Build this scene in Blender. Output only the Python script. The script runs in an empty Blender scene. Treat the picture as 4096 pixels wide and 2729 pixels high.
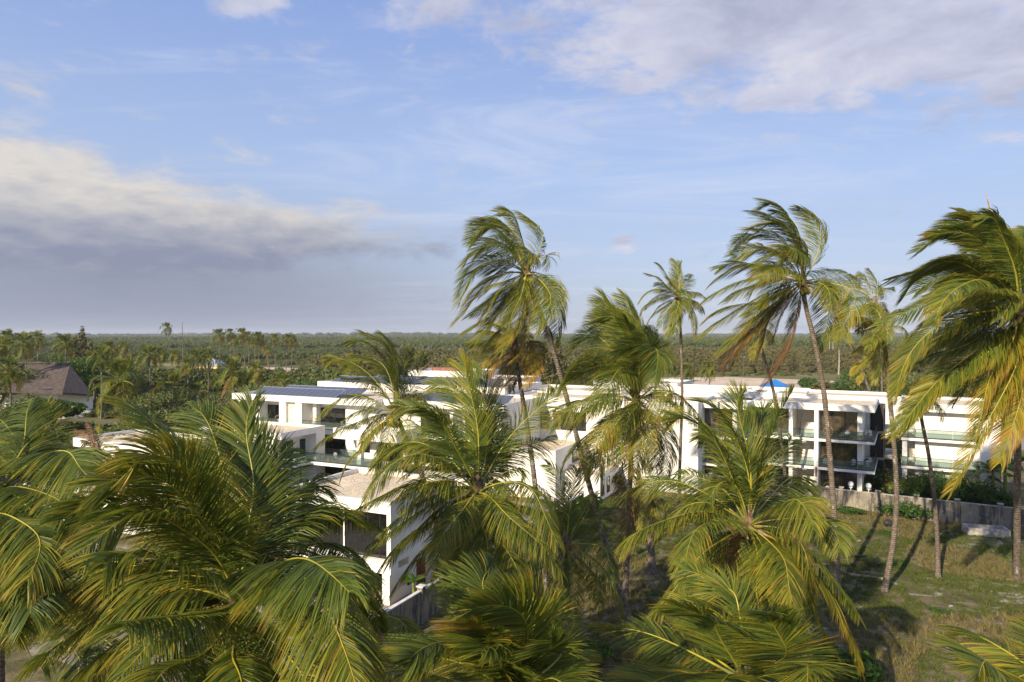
import bpy, bmesh, math, random
import numpy as np
from mathutils import Vector, Matrix, noise as mnoise
R = math.radians
rng = np.random.default_rng(7)
random.seed(7)
scene = bpy.context.scene
COL = scene.collection

# ---------------------------------------------------------------- camera
CAMZ = 18.5
PITCH = math.atan(24.5 / 2730.7)
cam_d = bpy.data.cameras.new('camera'); cam = bpy.data.objects.new('camera', cam_d); COL.objects.link(cam)
cam.location = (0, 0, CAMZ); cam.rotation_euler = (R(90) - PITCH, 0, 0)
cam_d.sensor_width = 36; cam_d.lens = 24.0; cam_d.clip_end = 20000; cam_d.clip_start = 0.3
scene.camera = cam
scene.render.resolution_x = 1024; scene.render.resolution_y = 682
FPX = 2730.7
def ray(x, y):
    a = (x - 2048) / FPX; b = -(y - 1364.5) / FPX
    c, s = math.cos(PITCH), math.sin(PITCH)
    return np.array([a, c + b * s, -s + b * c])
def at(x, y, D):                       # a point seen at pixel x, y of the 4096 wide photograph, D metres down the view axis
    d = ray(x, y); return np.array([0, 0, CAMZ]) + d * (D / d[1])
def atz(x, y, z):                      # the same, on the level z
    d = ray(x, y); return np.array([0, 0, CAMZ]) + d * ((z - CAMZ) / d[2])

# ---------------------------------------------------------------- world
SUN_EL = 26.0; SUN_AZ = 216.0          # degrees, clockwise from +Y
scene.view_settings.view_transform = 'Standard'; scene.view_settings.look = 'None'
scene.view_settings.gamma = 1.0; scene.view_settings.exposure = 0.65
world = bpy.data.worlds.new('World'); scene.world = world; world.use_nodes = True

class NT:
    def __init__(s, tree): s.t = tree; s.n = tree.nodes; s.l = tree.links; s.n.clear()
    def node(s, typ, **kw):
        n = s.n.new(typ)
        for k, v in kw.items(): setattr(n, k, v)
        return n
    def inp(s, sock, v):
        if v is None: return
        if isinstance(v, bpy.types.NodeSocket): s.l.new(v, sock)
        else:
            if isinstance(v, (tuple, list)) and len(v) == 3 and sock.type == 'RGBA': v = (*v, 1)
            sock.default_value = v
    def math(s, op, a, b=None, c=None, clamp=False):
        n = s.node('ShaderNodeMath', operation=op, use_clamp=clamp)
        s.inp(n.inputs[0], a); s.inp(n.inputs[1], b); s.inp(n.inputs[2], c); return n.outputs[0]
    def mix(s, f, a, b, mode='MIX'):
        n = s.node('ShaderNodeMix', data_type='RGBA', blend_type=mode, clamp_factor=True)
        s.inp(n.inputs[0], f); s.inp(n.inputs[6], a); s.inp(n.inputs[7], b); return n.outputs[2]
    def noise(s, vec, scale, detail=4, rough=.55, dist=0, w=None):
        n = s.node('ShaderNodeTexNoise'); s.inp(n.inputs['Vector'], vec); n.inputs['Scale'].default_value = scale
        n.inputs['Detail'].default_value = detail; n.inputs['Roughness'].default_value = rough; n.inputs['Distortion'].default_value = dist
        return n.outputs[0]
    def ramp(s, f, pts, mode='LINEAR'):
        n = s.node('ShaderNodeValToRGB'); n.color_ramp.interpolation = mode; cr = n.color_ramp
        while len(cr.elements) < len(pts): cr.elements.new(.5)
        for e, (p, c) in zip(cr.elements, pts):
            e.position = p; e.color = (*c, 1) if isinstance(c, (tuple, list)) else (c, c, c, 1)
        s.inp(n.inputs[0], f); return n.outputs[0]
    def smooth(s, v, a, b, lo=0., hi=1.):
        n = s.node('ShaderNodeMapRange', interpolation_type='SMOOTHSTEP')
        s.inp(n.inputs[0], v); n.inputs[1].default_value = a; n.inputs[2].default_value = b
        n.inputs[3].default_value = lo; n.inputs[4].default_value = hi; return n.outputs[0]
    def mapping(s, vec, sc=(1, 1, 1), loc=(0, 0, 0)):
        n = s.node('ShaderNodeMapping'); s.inp(n.inputs[0], vec); n.inputs[1].default_value = loc; n.inputs[3].default_value = sc
        return n.outputs[0]

def build_world():
    w = NT(world.node_tree)
    sky = w.node('ShaderNodeTexSky', sky_type='NISHITA', sun_disc=False)
    sky.sun_elevation = R(SUN_EL); sky.sun_rotation = R(SUN_AZ); sky.altitude = 0
    sky.air_density = 1.0; sky.dust_density = 1.0; sky.ozone_density = 3.0
    tc = w.node('ShaderNodeTexCoord'); D = tc.outputs['Generated']
    sep = w.node('ShaderNodeSeparateXYZ'); w.inp(sep.inputs[0], D); x, y, z = sep.outputs
    az = w.math('MULTIPLY', w.math('ARCTAN2', x, y), 57.2958)
    el = w.math('MULTIPLY', w.math('ARCSINE', z), 57.2958)
    # cloud layer seen in perspective: noise on a flat layer overhead
    zz = w.math('ADD', w.math('MAXIMUM', z, 0.0), 0.13)
    comb = w.node('ShaderNodeCombineXYZ')
    w.inp(comb.inputs[0], w.math('DIVIDE', x, zz)); w.inp(comb.inputs[1], w.math('DIVIDE', y, zz)); comb.inputs[2].default_value = .37
    lay = comb.outputs[0]
    n_big = w.math('ADD', w.math('MULTIPLY', w.noise(lay, 2.6, 8, .62, .4), .65), w.math('MULTIPLY', w.noise(lay, 8, 7, .6, .3), .35))
    n_fine = w.noise(lay, 3.2, 6, .6, .3)
    comb2 = w.node('ShaderNodeCombineXYZ')
    w.inp(comb2.inputs[0], w.math('MULTIPLY', az, .075)); w.inp(comb2.inputs[1], w.math('MULTIPLY', el, .2)); comb2.inputs[2].default_value = 2.2
    n_bank = w.noise(comb2.outputs[0], 2.4, 8, .6, .3)
    n_bank2 = w.noise(comb2.outputs[0], 4.0, 5, .6, .2)
    def g(ac, ec, sa, se, k=1.0):
        a = w.math('DIVIDE', w.math('SUBTRACT', az, ac), sa); b = w.math('DIVIDE', w.math('SUBTRACT', el, ec), se)
        q = w.math('ADD', w.math('MULTIPLY', a, a), w.math('MULTIPLY', b, b))
        return w.math('MULTIPLY', w.math('POWER', 2.71828, w.math('MULTIPLY', q, -1.)), k)
    def add(*v):
        o = v[0]
        for q in v[1:]: o = w.math('ADD', o, q)
        return o
    col = w.node('ShaderNodeVectorMath', operation='MULTIPLY')
    w.inp(col.inputs[0], sky.outputs[0]); col.inputs[1].default_value = SKY_TINT
    base = col.outputs[0]
    # the measured sky of the afternoon: lavender air at the horizon, deeper blue higher up
    gr = w.ramp(w.math('DIVIDE', w.math('MAXIMUM', el, 0.), 90.), [(0, (3.2, 3.5, 4.4)), (.055, (3.3, 3.75, 4.9)), (.14, (3.05, 3.85, 5.6)), (.30, (1.9, 2.75, 5.3)), (1, (.8, 1.5, 4.0))])
    base = w.mix(.78, base, gr)
    # thin high streaks
    st = w.math('MULTIPLY', w.smooth(w.noise(w.mapping(lay, (.5, 1.4, 1)), 1.4, 8, .65, .8), .46, .72), .5)
    base = w.mix(st, base, (4.6, 4.9, 6.0))
    # storm-grey bank low on the left
    gb = add(g(-36, 3.8, 22, 5.8, .9), g(-16, 3.0, 14, 4, .4))
    base = w.mix(w.math('MINIMUM', gb, 1.), base, (2.0, 2.2, 2.85))
    # cumulus bank on the left
    m = add(g(-36, 8.8, 11, 4.2, 1.05), g(-25, 7.2, 9, 2.8, .9), g(-17, 7.8, 5, 1.6, .75), g(-12.5, 10.6, 3.0, .8, .42), g(-3.5, 9.0, 3.2, 1.0, .5), g(-10, 7.4, 6, 1.2, .5), g(-22, 13.4, 3, 1.0, .30), g(-32, 18.5, 3, .9, .2), g(-38, 12.6, 8, 2.5, .3))
    cm = w.smooth(w.math('ADD', m, w.math('MULTIPLY', w.math('SUBTRACT', n_bank, .5), 2.2)), .12, 1.0)
    lit = w.math('ADD', w.smooth(el, 5.2, 11.5), w.math('MULTIPLY', w.math('SUBTRACT', n_bank2, .5), 1.1))
    bcol = w.ramp(lit, [(0, (1.75, 1.95, 2.7)), (.45, (2.9, 2.95, 3.3)), (1, (5.0, 4.65, 4.25))])
    base = w.mix(w.math('MULTIPLY', cm, .9), base, bcol)
    # broken clouds high on the right
    m2 = add(g(25, 22.5, 12, 6.0, .85), g(11, 22.5, 7, 4.2, .70), g(17, 26, 9, 4, .4), g(-6, 26.0, 13, 3.6, .8), g(37, 16.5, 7, 5.5, .75), g(29, 19, 8, 2.5, .4), g(-21, 25, 2.8, 1.6, .8), g(19, 18.0, 6, 1.6, .34), g(9.4, 7.6, 1.7, .7, .85), g(15, 8.9, 2.4, .6, .5), g(31, 24, 8, 4, .25))
    cm2 = w.smooth(w.math('ADD', m2, w.math('MULTIPLY', w.math('SUBTRACT', n_big, .5), 3.6)), .38, .95)
    sh = w.math('ADD', n_fine, w.math('MULTIPLY', g(24, 25, 6, 3, 1.), -.18))
    ccol = w.ramp(sh, [(.3, (2.9, 3.0, 3.8)), (.5, (4.0, 4.05, 4.9)), (.66, (5.0, 4.85, 5.2))])
    base = w.mix(w.math('MULTIPLY', cm2, .85), base, ccol)
    bg = w.node('ShaderNodeBackground'); w.inp(bg.inputs[0], base); bg.inputs[1].default_value = .098
    out = w.node('ShaderNodeOutputWorld'); w.l.new(bg.outputs[0], out.inputs[0])
SKY_TINT = (.95, .93, 1.0); SKY_LOW = (4.6, 5.6, 8.0); SKY_HIGH = (1.7, 3.3, 8.0)
build_world()

# ---------------------------------------------------------------- sun
sd = bpy.data.lights.new('sun', 'SUN'); sun = bpy.data.objects.new('sun', sd); COL.objects.link(sun)
sd.energy = 4.6; sd.angle = R(.5); sd.color = (1.0, .86, .64)
a_ = R(SUN_AZ); SUNV = Vector((math.sin(a_) * math.cos(R(SUN_EL)), math.cos(a_) * math.cos(R(SUN_EL)), math.sin(R(SUN_EL))))
sun.rotation_euler = SUNV.to_track_quat('Z', 'Y').to_euler()

# ---------------------------------------------------------------- object helpers
def tag(o, label=None, cat=None, group=None, kind=None):
    if label: o['label'] = label
    if cat: o['category'] = cat
    if group: o['group'] = group
    if kind: o['kind'] = kind
    return o
def empty(name, loc, label, cat, group=None, rz=0):
    o = bpy.data.objects.new(name, None); COL.objects.link(o); o.location = [float(v) for v in loc]; o.rotation_euler = (0, 0, rz)
    o.empty_display_size = .3
    return tag(o, label, cat, group)
def link(name, me, m=None, parent=None, loc=(0, 0, 0)):
    o = bpy.data.objects.new(name, me); COL.objects.link(o)
    if parent is not None: o.parent = parent
    o.location = [float(v) for v in loc]
    if m is not None and not me.materials: me.materials.append(m)
    return o
def qmesh(name, V, Q, attrs=None, smooth=False):
    """mesh from vertices (n,3) and quads (m,4)"""
    me = bpy.data.meshes.new(name); V = np.ascontiguousarray(V, dtype=np.float32); Q = np.ascontiguousarray(Q, dtype=np.int32)
    me.vertices.add(len(V)); me.vertices.foreach_set('co', V.ravel())
    k = Q.shape[1]
    me.loops.add(Q.size); me.loops.foreach_set('vertex_index', Q.ravel())
    me.polygons.add(len(Q)); me.polygons.foreach_set('loop_start', np.arange(0, Q.size, k, dtype=np.int32))
    me.polygons.foreach_set('loop_total', np.full(len(Q), k, dtype=np.int32))
    if smooth: me.polygons.foreach_set('use_smooth', np.ones(len(Q), dtype=bool))
    if attrs:
        for nm, a in attrs.items():
            at_ = me.attributes.new(nm, 'FLOAT', 'POINT'); at_.data.foreach_set('value', np.ascontiguousarray(a, dtype=np.float32))
    me.update(calc_edges=True); return me
class MB:
    """collects boxes, tubes and faces into one mesh"""
    def __init__(s): s.v = []; s.f = []
    def face(s, pts):
        n = len(s.v); s.v += [tuple(map(float, p)) for p in pts]; s.f.append(tuple(range(n, n + len(pts)))); return s
    def hexa(s, b, t):
        n = len(s.v); s.v += [tuple(map(float, p)) for p in list(b) + list(t)]
        s.f += [(n+3, n+2, n+1, n), (n+4, n+5, n+6, n+7)] + [(n+i, n+(i+1) % 4, n+4+(i+1) % 4, n+4+i) for i in range(4)]; return s
    def box(s, x0, x1, y0, y1, z0, z1):
        return s.hexa([(x0, y0, z0), (x1, y0, z0), (x1, y1, z0), (x0, y1, z0)], [(x0, y0, z1), (x1, y0, z1), (x1, y1, z1), (x0, y1, z1)])
    def tube(s, pts, rad, k=6, cap=True):
        pts = [Vector(p) for p in pts]; rad = [rad] * len(pts) if isinstance(rad, (int, float)) else rad
        n0 = len(s.v); ref = Vector((0, 0, 1))
        for i, p in enumerate(pts):
            t = (pts[min(i+1, len(pts)-1)] - pts[max(i-1, 0)])
            t = t.normalized() if t.length > 1e-9 else Vector((0, 0, 1))
            a = t.cross(ref if abs(t.z) < .95 else Vector((1, 0, 0))).normalized(); b = t.cross(a)
            for j in range(k):
                th = 2 * math.pi * j / k; s.v.append(tuple(p + (a * math.cos(th) + b * math.sin(th)) * rad[i]))
        for i in range(len(pts) - 1):
            for j in range(k):
                s.f.append((n0+i*k+j, n0+i*k+(j+1) % k, n0+(i+1)*k+(j+1) % k, n0+(i+1)*k+j))
        if cap: s.f += [tuple(n0+j for j in reversed(range(k))), tuple(n0+(len(pts)-1)*k+j for j in range(k))]
        return s
    def ball(s, c, r, seg=8, rings=6, sq=(1, 1, 1)):
        n0 = len(s.v)
        for i in range(rings + 1):
            ph = math.pi * i / rings
            for j in range(seg):
                th = 2 * math.pi * j / seg
                s.v.append((c[0]+r*sq[0]*math.sin(ph)*math.cos(th), c[1]+r*sq[1]*math.sin(ph)*math.sin(th), c[2]+r*sq[2]*math.cos(ph)))
        for i in range(rings):
            for j in range(seg): s.f.append((n0+i*seg+j, n0+(i+1)*seg+j, n0+(i+1)*seg+(j+1) % seg, n0+i*seg+(j+1) % seg))
        return s
    def mesh(s, name, smooth=False):
        me = bpy.data.meshes.new(name); me.from_pydata(s.v, [], s.f)
        if smooth: me.polygons.foreach_set('use_smooth', [True] * len(me.polygons))
        me.update(); return me
    def build(s, name, m, parent=None, smooth=False, loc=(0, 0, 0)): return link(name, s.mesh(name, smooth), m, parent, loc)

# ---------------------------------------------------------------- materials
def mat(name, fn):
    m = bpy.data.materials.new(name); m.use_nodes = True; w = NT(m.node_tree)
    out = w.node('ShaderNodeOutputMaterial'); sh = fn(w); w.l.new(sh, out.inputs[0]); return m
def pbsdf(w, col, rough=.6, spec=.5, metal=0, bump=None, bs=.3, bd=.02):
    p = w.node('ShaderNodeBsdfPrincipled'); w.inp(p.inputs['Base Color'], col); w.inp(p.inputs['Roughness'], rough)
    w.inp(p.inputs['Specular IOR Level'], spec); w.inp(p.inputs['Metallic'], metal)
    if bump is not None:
        b = w.node('ShaderNodeBump'); b.inputs['Strength'].default_value = bs; b.inputs['Distance'].default_value = bd
        w.inp(b.inputs['Height'], bump); w.l.new(b.outputs[0], p.inputs['Normal'])
    return p.outputs[0]
def plain(name, col, rough=.6, var=.12, sc=3., spec=.4, metal=0, bs=.2):
    def f(w):
        tc = w.node('ShaderNodeTexCoord').outputs['Object']; n = w.noise(tc, sc, 5)
        c2 = tuple(v * (1 - var * 2) for v in col); c1 = tuple(min(1, v * (1 + var)) for v in col)
        return pbsdf(w, w.mix(w.smooth(n, .3, .7), c2, c1), rough, spec, metal, w.noise(tc, sc * 12, 3), bs, .01)
    return mat(name, f)
def leafmat(name, ramp, trans=.25, rough=.42, spec=.45):
    def f(w):
        a = w.node('ShaderNodeAttribute', attribute_name='dry').outputs['Fac']
        oi = w.node('ShaderNodeObjectInfo').outputs['Random']
        v = w.math('ADD', a, w.math('MULTIPLY', w.math('SUBTRACT', oi, .5), .10))
        c = w.ramp(v, ramp)
        p = pbsdf(w, c, rough, spec)
        t = w.node('ShaderNodeBsdfTranslucent'); w.inp(t.inputs[0], w.mix(.6, c, (.22, .26, .02), 'MIX'))
        m = w.node('ShaderNodeMixShader'); m.inputs[0].default_value = trans; w.l.new(p, m.inputs[1]); w.l.new(t.outputs[0], m.inputs[2])
        return m.outputs[0]
    return mat(name, f)
PALM_RAMP = [(0, (.048, .078, .012)), (.25, (.130, .168, .020)), (.45, (.29, .265, .024)), (.62, (.42, .27, .024)), (.80, (.27, .125, .035)), (1, (.17, .090, .050))]
M = {}
M['leaf'] = leafmat('palm_leaf', PALM_RAMP, .38, .5, .35)
M['rachis'] = leafmat('palm_rachis', [(0, (.17, .17, .03)), (.3, (.40, .36, .035)), (.6, (.42, .30, .03)), (1, (.17, .08, .04))], .08, .4)
M['tree'] = leafmat('tree_leaf', [(0, (.036, .052, .012)), (.4, (.098, .122, .028)), (.75, (.165, .18, .044)), (1, (.24, .23, .065))], .2, .55, .3)
M['olive'] = leafmat('feathery_leaf', [(0, (.055, .056, .020)), (.4, (.12, .112, .042)), (.75, (.18, .155, .060)), (1, (.24, .19, .08))], .15, .7, .2)
M['bright'] = leafmat('bright_leaf', [(0, (.022, .055, .008)), (.5, (.05, .11, .014)), (1, (.12, .19, .025))], .3, .5, .3)
M['drygrass'] = leafmat('dry_grass', [(0, (.065, .10, .018)), (.35, (.13, .13, .036)), (.7, (.21, .165, .075)), (1, (.30, .225, .12))], .2, .8, .1)
def f_trunk(w):
    tc = w.node('ShaderNodeTexCoord').outputs['Object']
    wv = w.node('ShaderNodeTexWave', wave_type='BANDS', bands_direction='Z'); w.inp(wv.inputs[0], tc)
    wv.inputs['Scale'].default_value = 2.2; wv.inputs['Distortion'].default_value = 2.5; wv.inputs['Detail'].default_value = 2
    n = w.noise(tc, 5, 5, .65)
    c = w.ramp(n, [(.3, (.085, .062, .048)), (.5, (.17, .135, .105)), (.7, (.27, .22, .18))])
    c = w.mix(w.math('MULTIPLY', w.smooth(wv.outputs[1], .0, .25, 1, 0), .55), c, (.045, .033, .026))
    sp = w.noise(w.mapping(tc, (1, 1, .45)), 2.7, 4, .7)
    c = w.mix(w.math('MULTIPLY', w.smooth(sp, .6, .66), .65), c, (.46, .45, .42))
    return pbsdf(w, c, .9, .15, 0, w.math('ADD', wv.outputs[1], n), .7, .04)
M['trunk'] = mat('palm_trunk_bark', f_trunk)
M['bark'] = plain('tree_bark', (.14, .11, .085), .9, .3, 4)
M['palebark'] = plain('pale_dead_bark', (.36, .33, .29), .9, .2, 4)
M['husk'] = plain('palm_husk_fibre', (.19, .12, .075), .9, .35, 6, .15)
M['spathe'] = plain('dry_spathe', (.36, .26, .18), .7, .25, 5, .3)
M['flower'] = plain('palm_flower', (.50, .30, .04), .7, .3, 8, .3)
M['nut_g'] = plain('green_coconut', (.17, .20, .03), .4, .2, 5)
M['nut_y'] = plain('yellow_coconut', (.42, .34, .04), .4, .2, 5)
M['nut_o'] = plain('brown_coconut', (.22, .13, .06), .6, .2, 5)
def f_white(w):
    tc = w.node('ShaderNodeTexCoord').outputs['Object']
    n = w.noise(tc, .7, 5, .6); st = w.noise(w.mapping(tc, (3, 3, .35)), 1.3, 5, .65)
    c = w.mix(w.smooth(n, .3, .75), (.82, .795, .74), (.78, .755, .70))
    c = w.mix(w.math('MULTIPLY', w.smooth(st, .50, .78), .42), c, (.50, .47, .41))
    return pbsdf(w, c, .85, .25, 0, w.noise(tc, 30, 3), .12, .01)
M['white'] = mat('white_plaster', f_white)
M['beige'] = plain('beige_plaster', (.62, .60, .50), .85, .05, 1.2)
M['coping'] = plain('pale_coping', (.70, .68, .64), .8, .08, 2)
M['slab'] = plain('terrace_tile', (.30, .285, .255), .7, .1, 2)
M['tile'] = plain('paving_tile', (.34, .28, .23), .8, .15, 2)
def f_gravel(w):
    tc = w.node('ShaderNodeTexCoord').outputs['Object']
    v = w.node('ShaderNodeTexVoronoi'); w.inp(v.inputs['Vector'], tc); v.inputs['Scale'].default_value = 9
    n = w.noise(tc, .8, 4)
    c = w.mix(w.smooth(v.outputs['Color'], .1, .9), (.60, .47, .30), (.95, .80, .58))
    c = w.mix(w.smooth(n, .35, .7, 0, .35), c, (.38, .32, .24))
    return pbsdf(w, c, .95, .1, 0, v.outputs['Distance'], 1., .05)
M['gravel'] = mat('roof_gravel', f_gravel)
def f_dirty(w):
    tc = w.node('ShaderNodeTexCoord').outputs['Object']
    n = w.noise(tc, .55, 6, .65, .5); n2 = w.noise(w.mapping(tc, (1.6, 1.6, .25)), 1.4, 6, .7); n3 = w.noise(tc, 3.5, 5, .7)
    c = w.mix(w.smooth(n, .35, .65), (.30, .26, .195), (.19, .17, .14))
    c = w.mix(w.smooth(n2, .44, .60, 0, .9), c, (.07, .065, .058))
    c = w.mix(w.smooth(n3, .58, .7, 0, .6), c, (.52, .47, .39))
    return pbsdf(w, c, .95, .1, 0, n3, .5, .03)
M['dirty'] = mat('stained_render_wall', f_dirty)
M['concrete'] = plain('rough_concrete', (.38, .35, .31), .9, .2, 3)
M['black'] = plain('black_metal', (.018, .018, .02), .45, .1, 4)
M['dark'] = plain('dark_paint_and_shade', (.025, .024, .024), .6, .1, 2)  # dark objects' own colour; on openings and window backs, shade painted in
def f_glass(w):
    g = w.node('ShaderNodeBsdfGlossy'); g.inputs['Roughness'].default_value = .03; w.inp(g.inputs[0], (.9, .95, .95))
    t = w.node('ShaderNodeBsdfTransparent'); w.inp(t.inputs[0], (.74, .76, .76))
    fr = w.node('ShaderNodeFresnel'); fr.inputs[0].default_value = 1.7
    m = w.node('ShaderNodeMixShader'); w.inp(m.inputs[0], w.math('ADD', fr.outputs[0], .03)); w.l.new(t.outputs[0], m.inputs[1]); w.l.new(g.outputs[0], m.inputs[2])
    return m.outputs[0]
M['glass'] = mat('tinted_window_glass', f_glass)
def f_bal(w):
    g = w.node('ShaderNodeBsdfGlossy'); g.inputs['Roughness'].default_value = .05; w.inp(g.inputs[0], (.8, .95, .9))
    d = w.node('ShaderNodeBsdfDiffuse'); w.inp(d.inputs[0], (.45, .52, .50))
    t = w.node('ShaderNodeBsdfTransparent'); w.inp(t.inputs[0], (.76, .83, .80))
    m0 = w.node('ShaderNodeMixShader'); m0.inputs[0].default_value = .06; w.l.new(t.outputs[0], m0.inputs[1]); w.l.new(d.outputs[0], m0.inputs[2])
    m = w.node('ShaderNodeMixShader'); m.inputs[0].default_value = .08; w.l.new(m0.outputs[0], m.inputs[1]); w.l.new(g.outputs[0], m.inputs[2])
    return m.outputs[0]
M['balglass'] = mat('green_balustrade_glass', f_bal)
M['curtain'] = plain('brown_curtain', (.34, .24, .15), .9, .3, 1.5, .1)
M['whitecloth'] = plain('white_cloth', (.75, .74, .71), .9, .06, 3, .1)
M['rattan'] = plain('rattan', (.36, .22, .11), .6, .2, 12)
M['wood'] = plain('red_brown_wood', (.20, .085, .045), .6, .2, 6)
M['pergola'] = plain('pergola_wood', (.30, .17, .10), .7, .2, 6)
M['reddoor'] = plain('red_brown_door', (.16, .035, .02), .5, .1, 4)
M['metalw'] = plain('white_metal', (.70, .70, .70), .5, .05, 4)
M['steel'] = plain('grey_steel_rail', (.28, .28, .28), .4, .1, 4, metal=.6)
def f_solar(w):
    tc = w.node('ShaderNodeTexCoord').outputs['Object']
    br = w.node('ShaderNodeTexBrick'); w.inp(br.inputs[0], tc); br.offset = 0; br.inputs['Scale'].default_value = 6
    br.inputs['Mortar Size'].default_value = .02; br.inputs['Brick Width'].default_value = 1; br.inputs['Row Height'].default_value = 1
    for i, c in enumerate([(.075, .08, .10), (.08, .086, .108), (.12, .125, .14)]): br.inputs[1 + i].default_value = (*c, 1)
    return pbsdf(w, br.outputs[0], .22, .6)
M['solar'] = mat('solar_cells', f_solar)
M['alu'] = plain('aluminium_frame', (.55, .56, .58), .4, .05, 4, metal=.5)
def f_thatch(w):
    tc = w.node('ShaderNodeTexCoord').outputs['Object']
    n = w.noise(w.mapping(tc, (1, 1, 1)), 1.4, 6, .7); b = w.noise(w.mapping(tc, (.6, .6, 4)), 2.5, 5, .7)
    c = w.ramp(w.math('ADD', w.math('MULTIPLY', n, .5), w.math('MULTIPLY', b, .5)), [(.35, (.055, .045, .040)), (.5, (.105, .085, .075)), (.65, (.16, .13, .115))])
    return pbsdf(w, c, .95, .05, 0, b, .8, .15)
M['thatch'] = mat('thatch', f_thatch)
M['tin'] = plain('grey_tin_roof', (.40, .42, .45), .5, .1, .6, .5)
M['rtile'] = plain('red_roof_tile', (.26, .11, .065), .8, .2, 2)
M['blue'] = plain('blue_tent_sheet', (.02, .17, .48), .6, .08, .8)
M['bluem'] = plain('blue_tarp', (.03, .10, .42), .5, .1, 1)
M['orange'] = plain('orange_paint', (.62, .085, .025), .5, .1, 1)
M['yellow'] = plain('yellow_wall', (.62, .48, .26), .8, .1, 1)
M['red'] = plain('red_flower', (.55, .02, .015), .6, .1, 4)
M['ac'] = plain('ac_unit_paint', (.62, .62, .60), .5, .05, 3)
# ---------------------------------------------------------------- haze
def make_haze():
    mb = MB().box(-6500, 6500, -140, 6500, -1.5, 60.0)
    def f(name='haze_air'):
        m = bpy.data.materials.new(name); m.use_nodes = True; w = NT(m.node_tree)
        o = w.node('ShaderNodeOutputMaterial'); v = w.node('ShaderNodeVolumePrincipled')
        v.inputs['Color'].default_value = (.86, .91, 1, 1); v.inputs['Density'].default_value = HAZE; v.inputs['Anisotropy'].default_value = 0.0
        w.l.new(v.outputs[0], o.inputs['Volume']); return m
    o = mb.build('haze', f()); tag(o, None, None, None, 'stuff'); o['label'] = 'thin pale air fading the far forest'
HAZE = 9e-5
make_haze()

# ---------------------------------------------------------------- ground
def wallline(x0, y0, x1, y1, z=2.2): return atz(x0, y0, z), atz(x1, y1, z)
def f_ground(w):
    tc = w.node('ShaderNodeTexCoord').outputs['Object']
    sep = w.node('ShaderNodeSeparateXYZ'); w.inp(sep.inputs[0], tc)
    n1 = w.noise(tc, .09, 6, .6, .4); n2 = w.noise(tc, .45, 7, .68, .3); n3 = w.noise(tc, 3.5, 5, .7)
    c = w.ramp(n2, [(.3, (.075, .072, .030)), (.45, (.13, .115, .052)), (.56, (.20, .16, .085)), (.7, (.26, .21, .125))])
    c = w.mix(w.smooth(n1, .5, .64, 0, .5), c, (.12, .16, .028))
    c = w.mix(w.math('MULTIPLY', w.smooth(w.noise(w.mapping(tc, (.55, 1.3, 1), (3, 1, 0)), .55, 7, .74, .6), .56, .64), .75), c, (.42, .38, .32))
    c = w.mix(w.smooth(n3, .35, .7, .0, .5), c, w.mix(.5, c, (.03, .032, .014)))
    far = w.smooth(sep.outputs[1], 95, 190)
    fc = w.ramp(w.noise(tc, .02, 6, .6), [(.3, (.11, .11, .042)), (.55, (.18, .165, .07)), (.7, (.28, .225, .12))])
    c = w.mix(far, c, fc)
    c = w.mix(w.smooth(sep.outputs[1], 420, 700), c, (.10, .105, .04))
    return pbsdf(w, c, 1, .05, 0, w.math('ADD', n3, n2), .8, .12)
M['ground'] = mat('rough_grass_ground', f_ground)
def make_ground():
    nx, ny = 150, 150; xs = np.linspace(-40, 62, nx); ys = np.linspace(0, 92, ny)
    V = []; 
    for y in ys:
        for x in xs:
            e = min(1, min(x + 40, 62 - x, y - 0, 92 - y) / 6)
            V.append((x, y, e * (.22 * mnoise.noise((x * .16, y * .16, 0)) + .09 * mnoise.noise((x * .7, y * .7, 3)))))
    Q = [(j*nx+i, j*nx+i+1, (j+1)*nx+i+1, (j+1)*nx+i) for j in range(ny-1) for i in range(nx-1)]
    n = len(V)
    o = 6400; X = [-o, -40, 62, o]; Y = [-120, 0, 92, o]
    V += [(x, y, 0) for y in Y for x in X]
    Q += [(n+j*4+i, n+j*4+i+1, n+(j+1)*4+i+1, n+(j+1)*4+i) for j in range(3) for i in range(3) if not (i == 1 and j == 1)]
    ob = link('ground', qmesh('ground', V, Q, smooth=True), M['ground']); tag(ob, kind='structure')
make_ground()
def sheet(name, pts, m, z=.02, rough_edge=0, label=None):
    P = [Vector((p[0], p[1])) for p in pts]; out = []
    for i, p in enumerate(P):
        q = P[(i+1) % len(P)]; n = max(1, int((q-p).length / (rough_edge * 3))) if rough_edge else 1
        for k in range(n):
            r = p.lerp(q, k / n); out.append((r.x + (random.uniform(-1, 1) * rough_edge if k else 0), r.y + (random.uniform(-1, 1) * rough_edge if k else 0), z))
    ob = MB().face(out).build(name, m); tag(ob, label, None, None, 'structure'); return ob
def f_sand(w):
    tc = w.node('ShaderNodeTexCoord').outputs['Object']
    n = w.noise(tc, .05, 6, .6); n2 = w.noise(w.mapping(tc, (1, .4, 1)), .15, 6, .65)
    c = w.mix(w.smooth(n, .35, .65), (.66, .53, .39), (.54, .43, .31)); c = w.mix(w.smooth(n2, .55, .72, 0, .7), c, (.17, .15, .085))
    return pbsdf(w, c, 1, .05, 0, n2, .5, .1)
M['sand'] = mat('pale_sand', f_sand)
S = lambda x, y: atz(x, y, 0)[:2]
sheet('sand_field', [S(2600, 1512), S(2900, 1508), S(3120, 1516), S(3330, 1524), S(3520, 1545), S(3560, 1560), S(3400, 1580), S(2600, 1580), S(2480, 1535)], M['sand'], .03, 1.2)
sheet('bare_ground', [S(880, 1472), S(1100, 1470), S(1210, 1474), S(1215, 1490), S(1100, 1500), S(900, 1497), S(800, 1512), S(640, 1518), S(520, 1500), S(600, 1480), S(740, 1486)], M['sand'], .03, 1.5)
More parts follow.
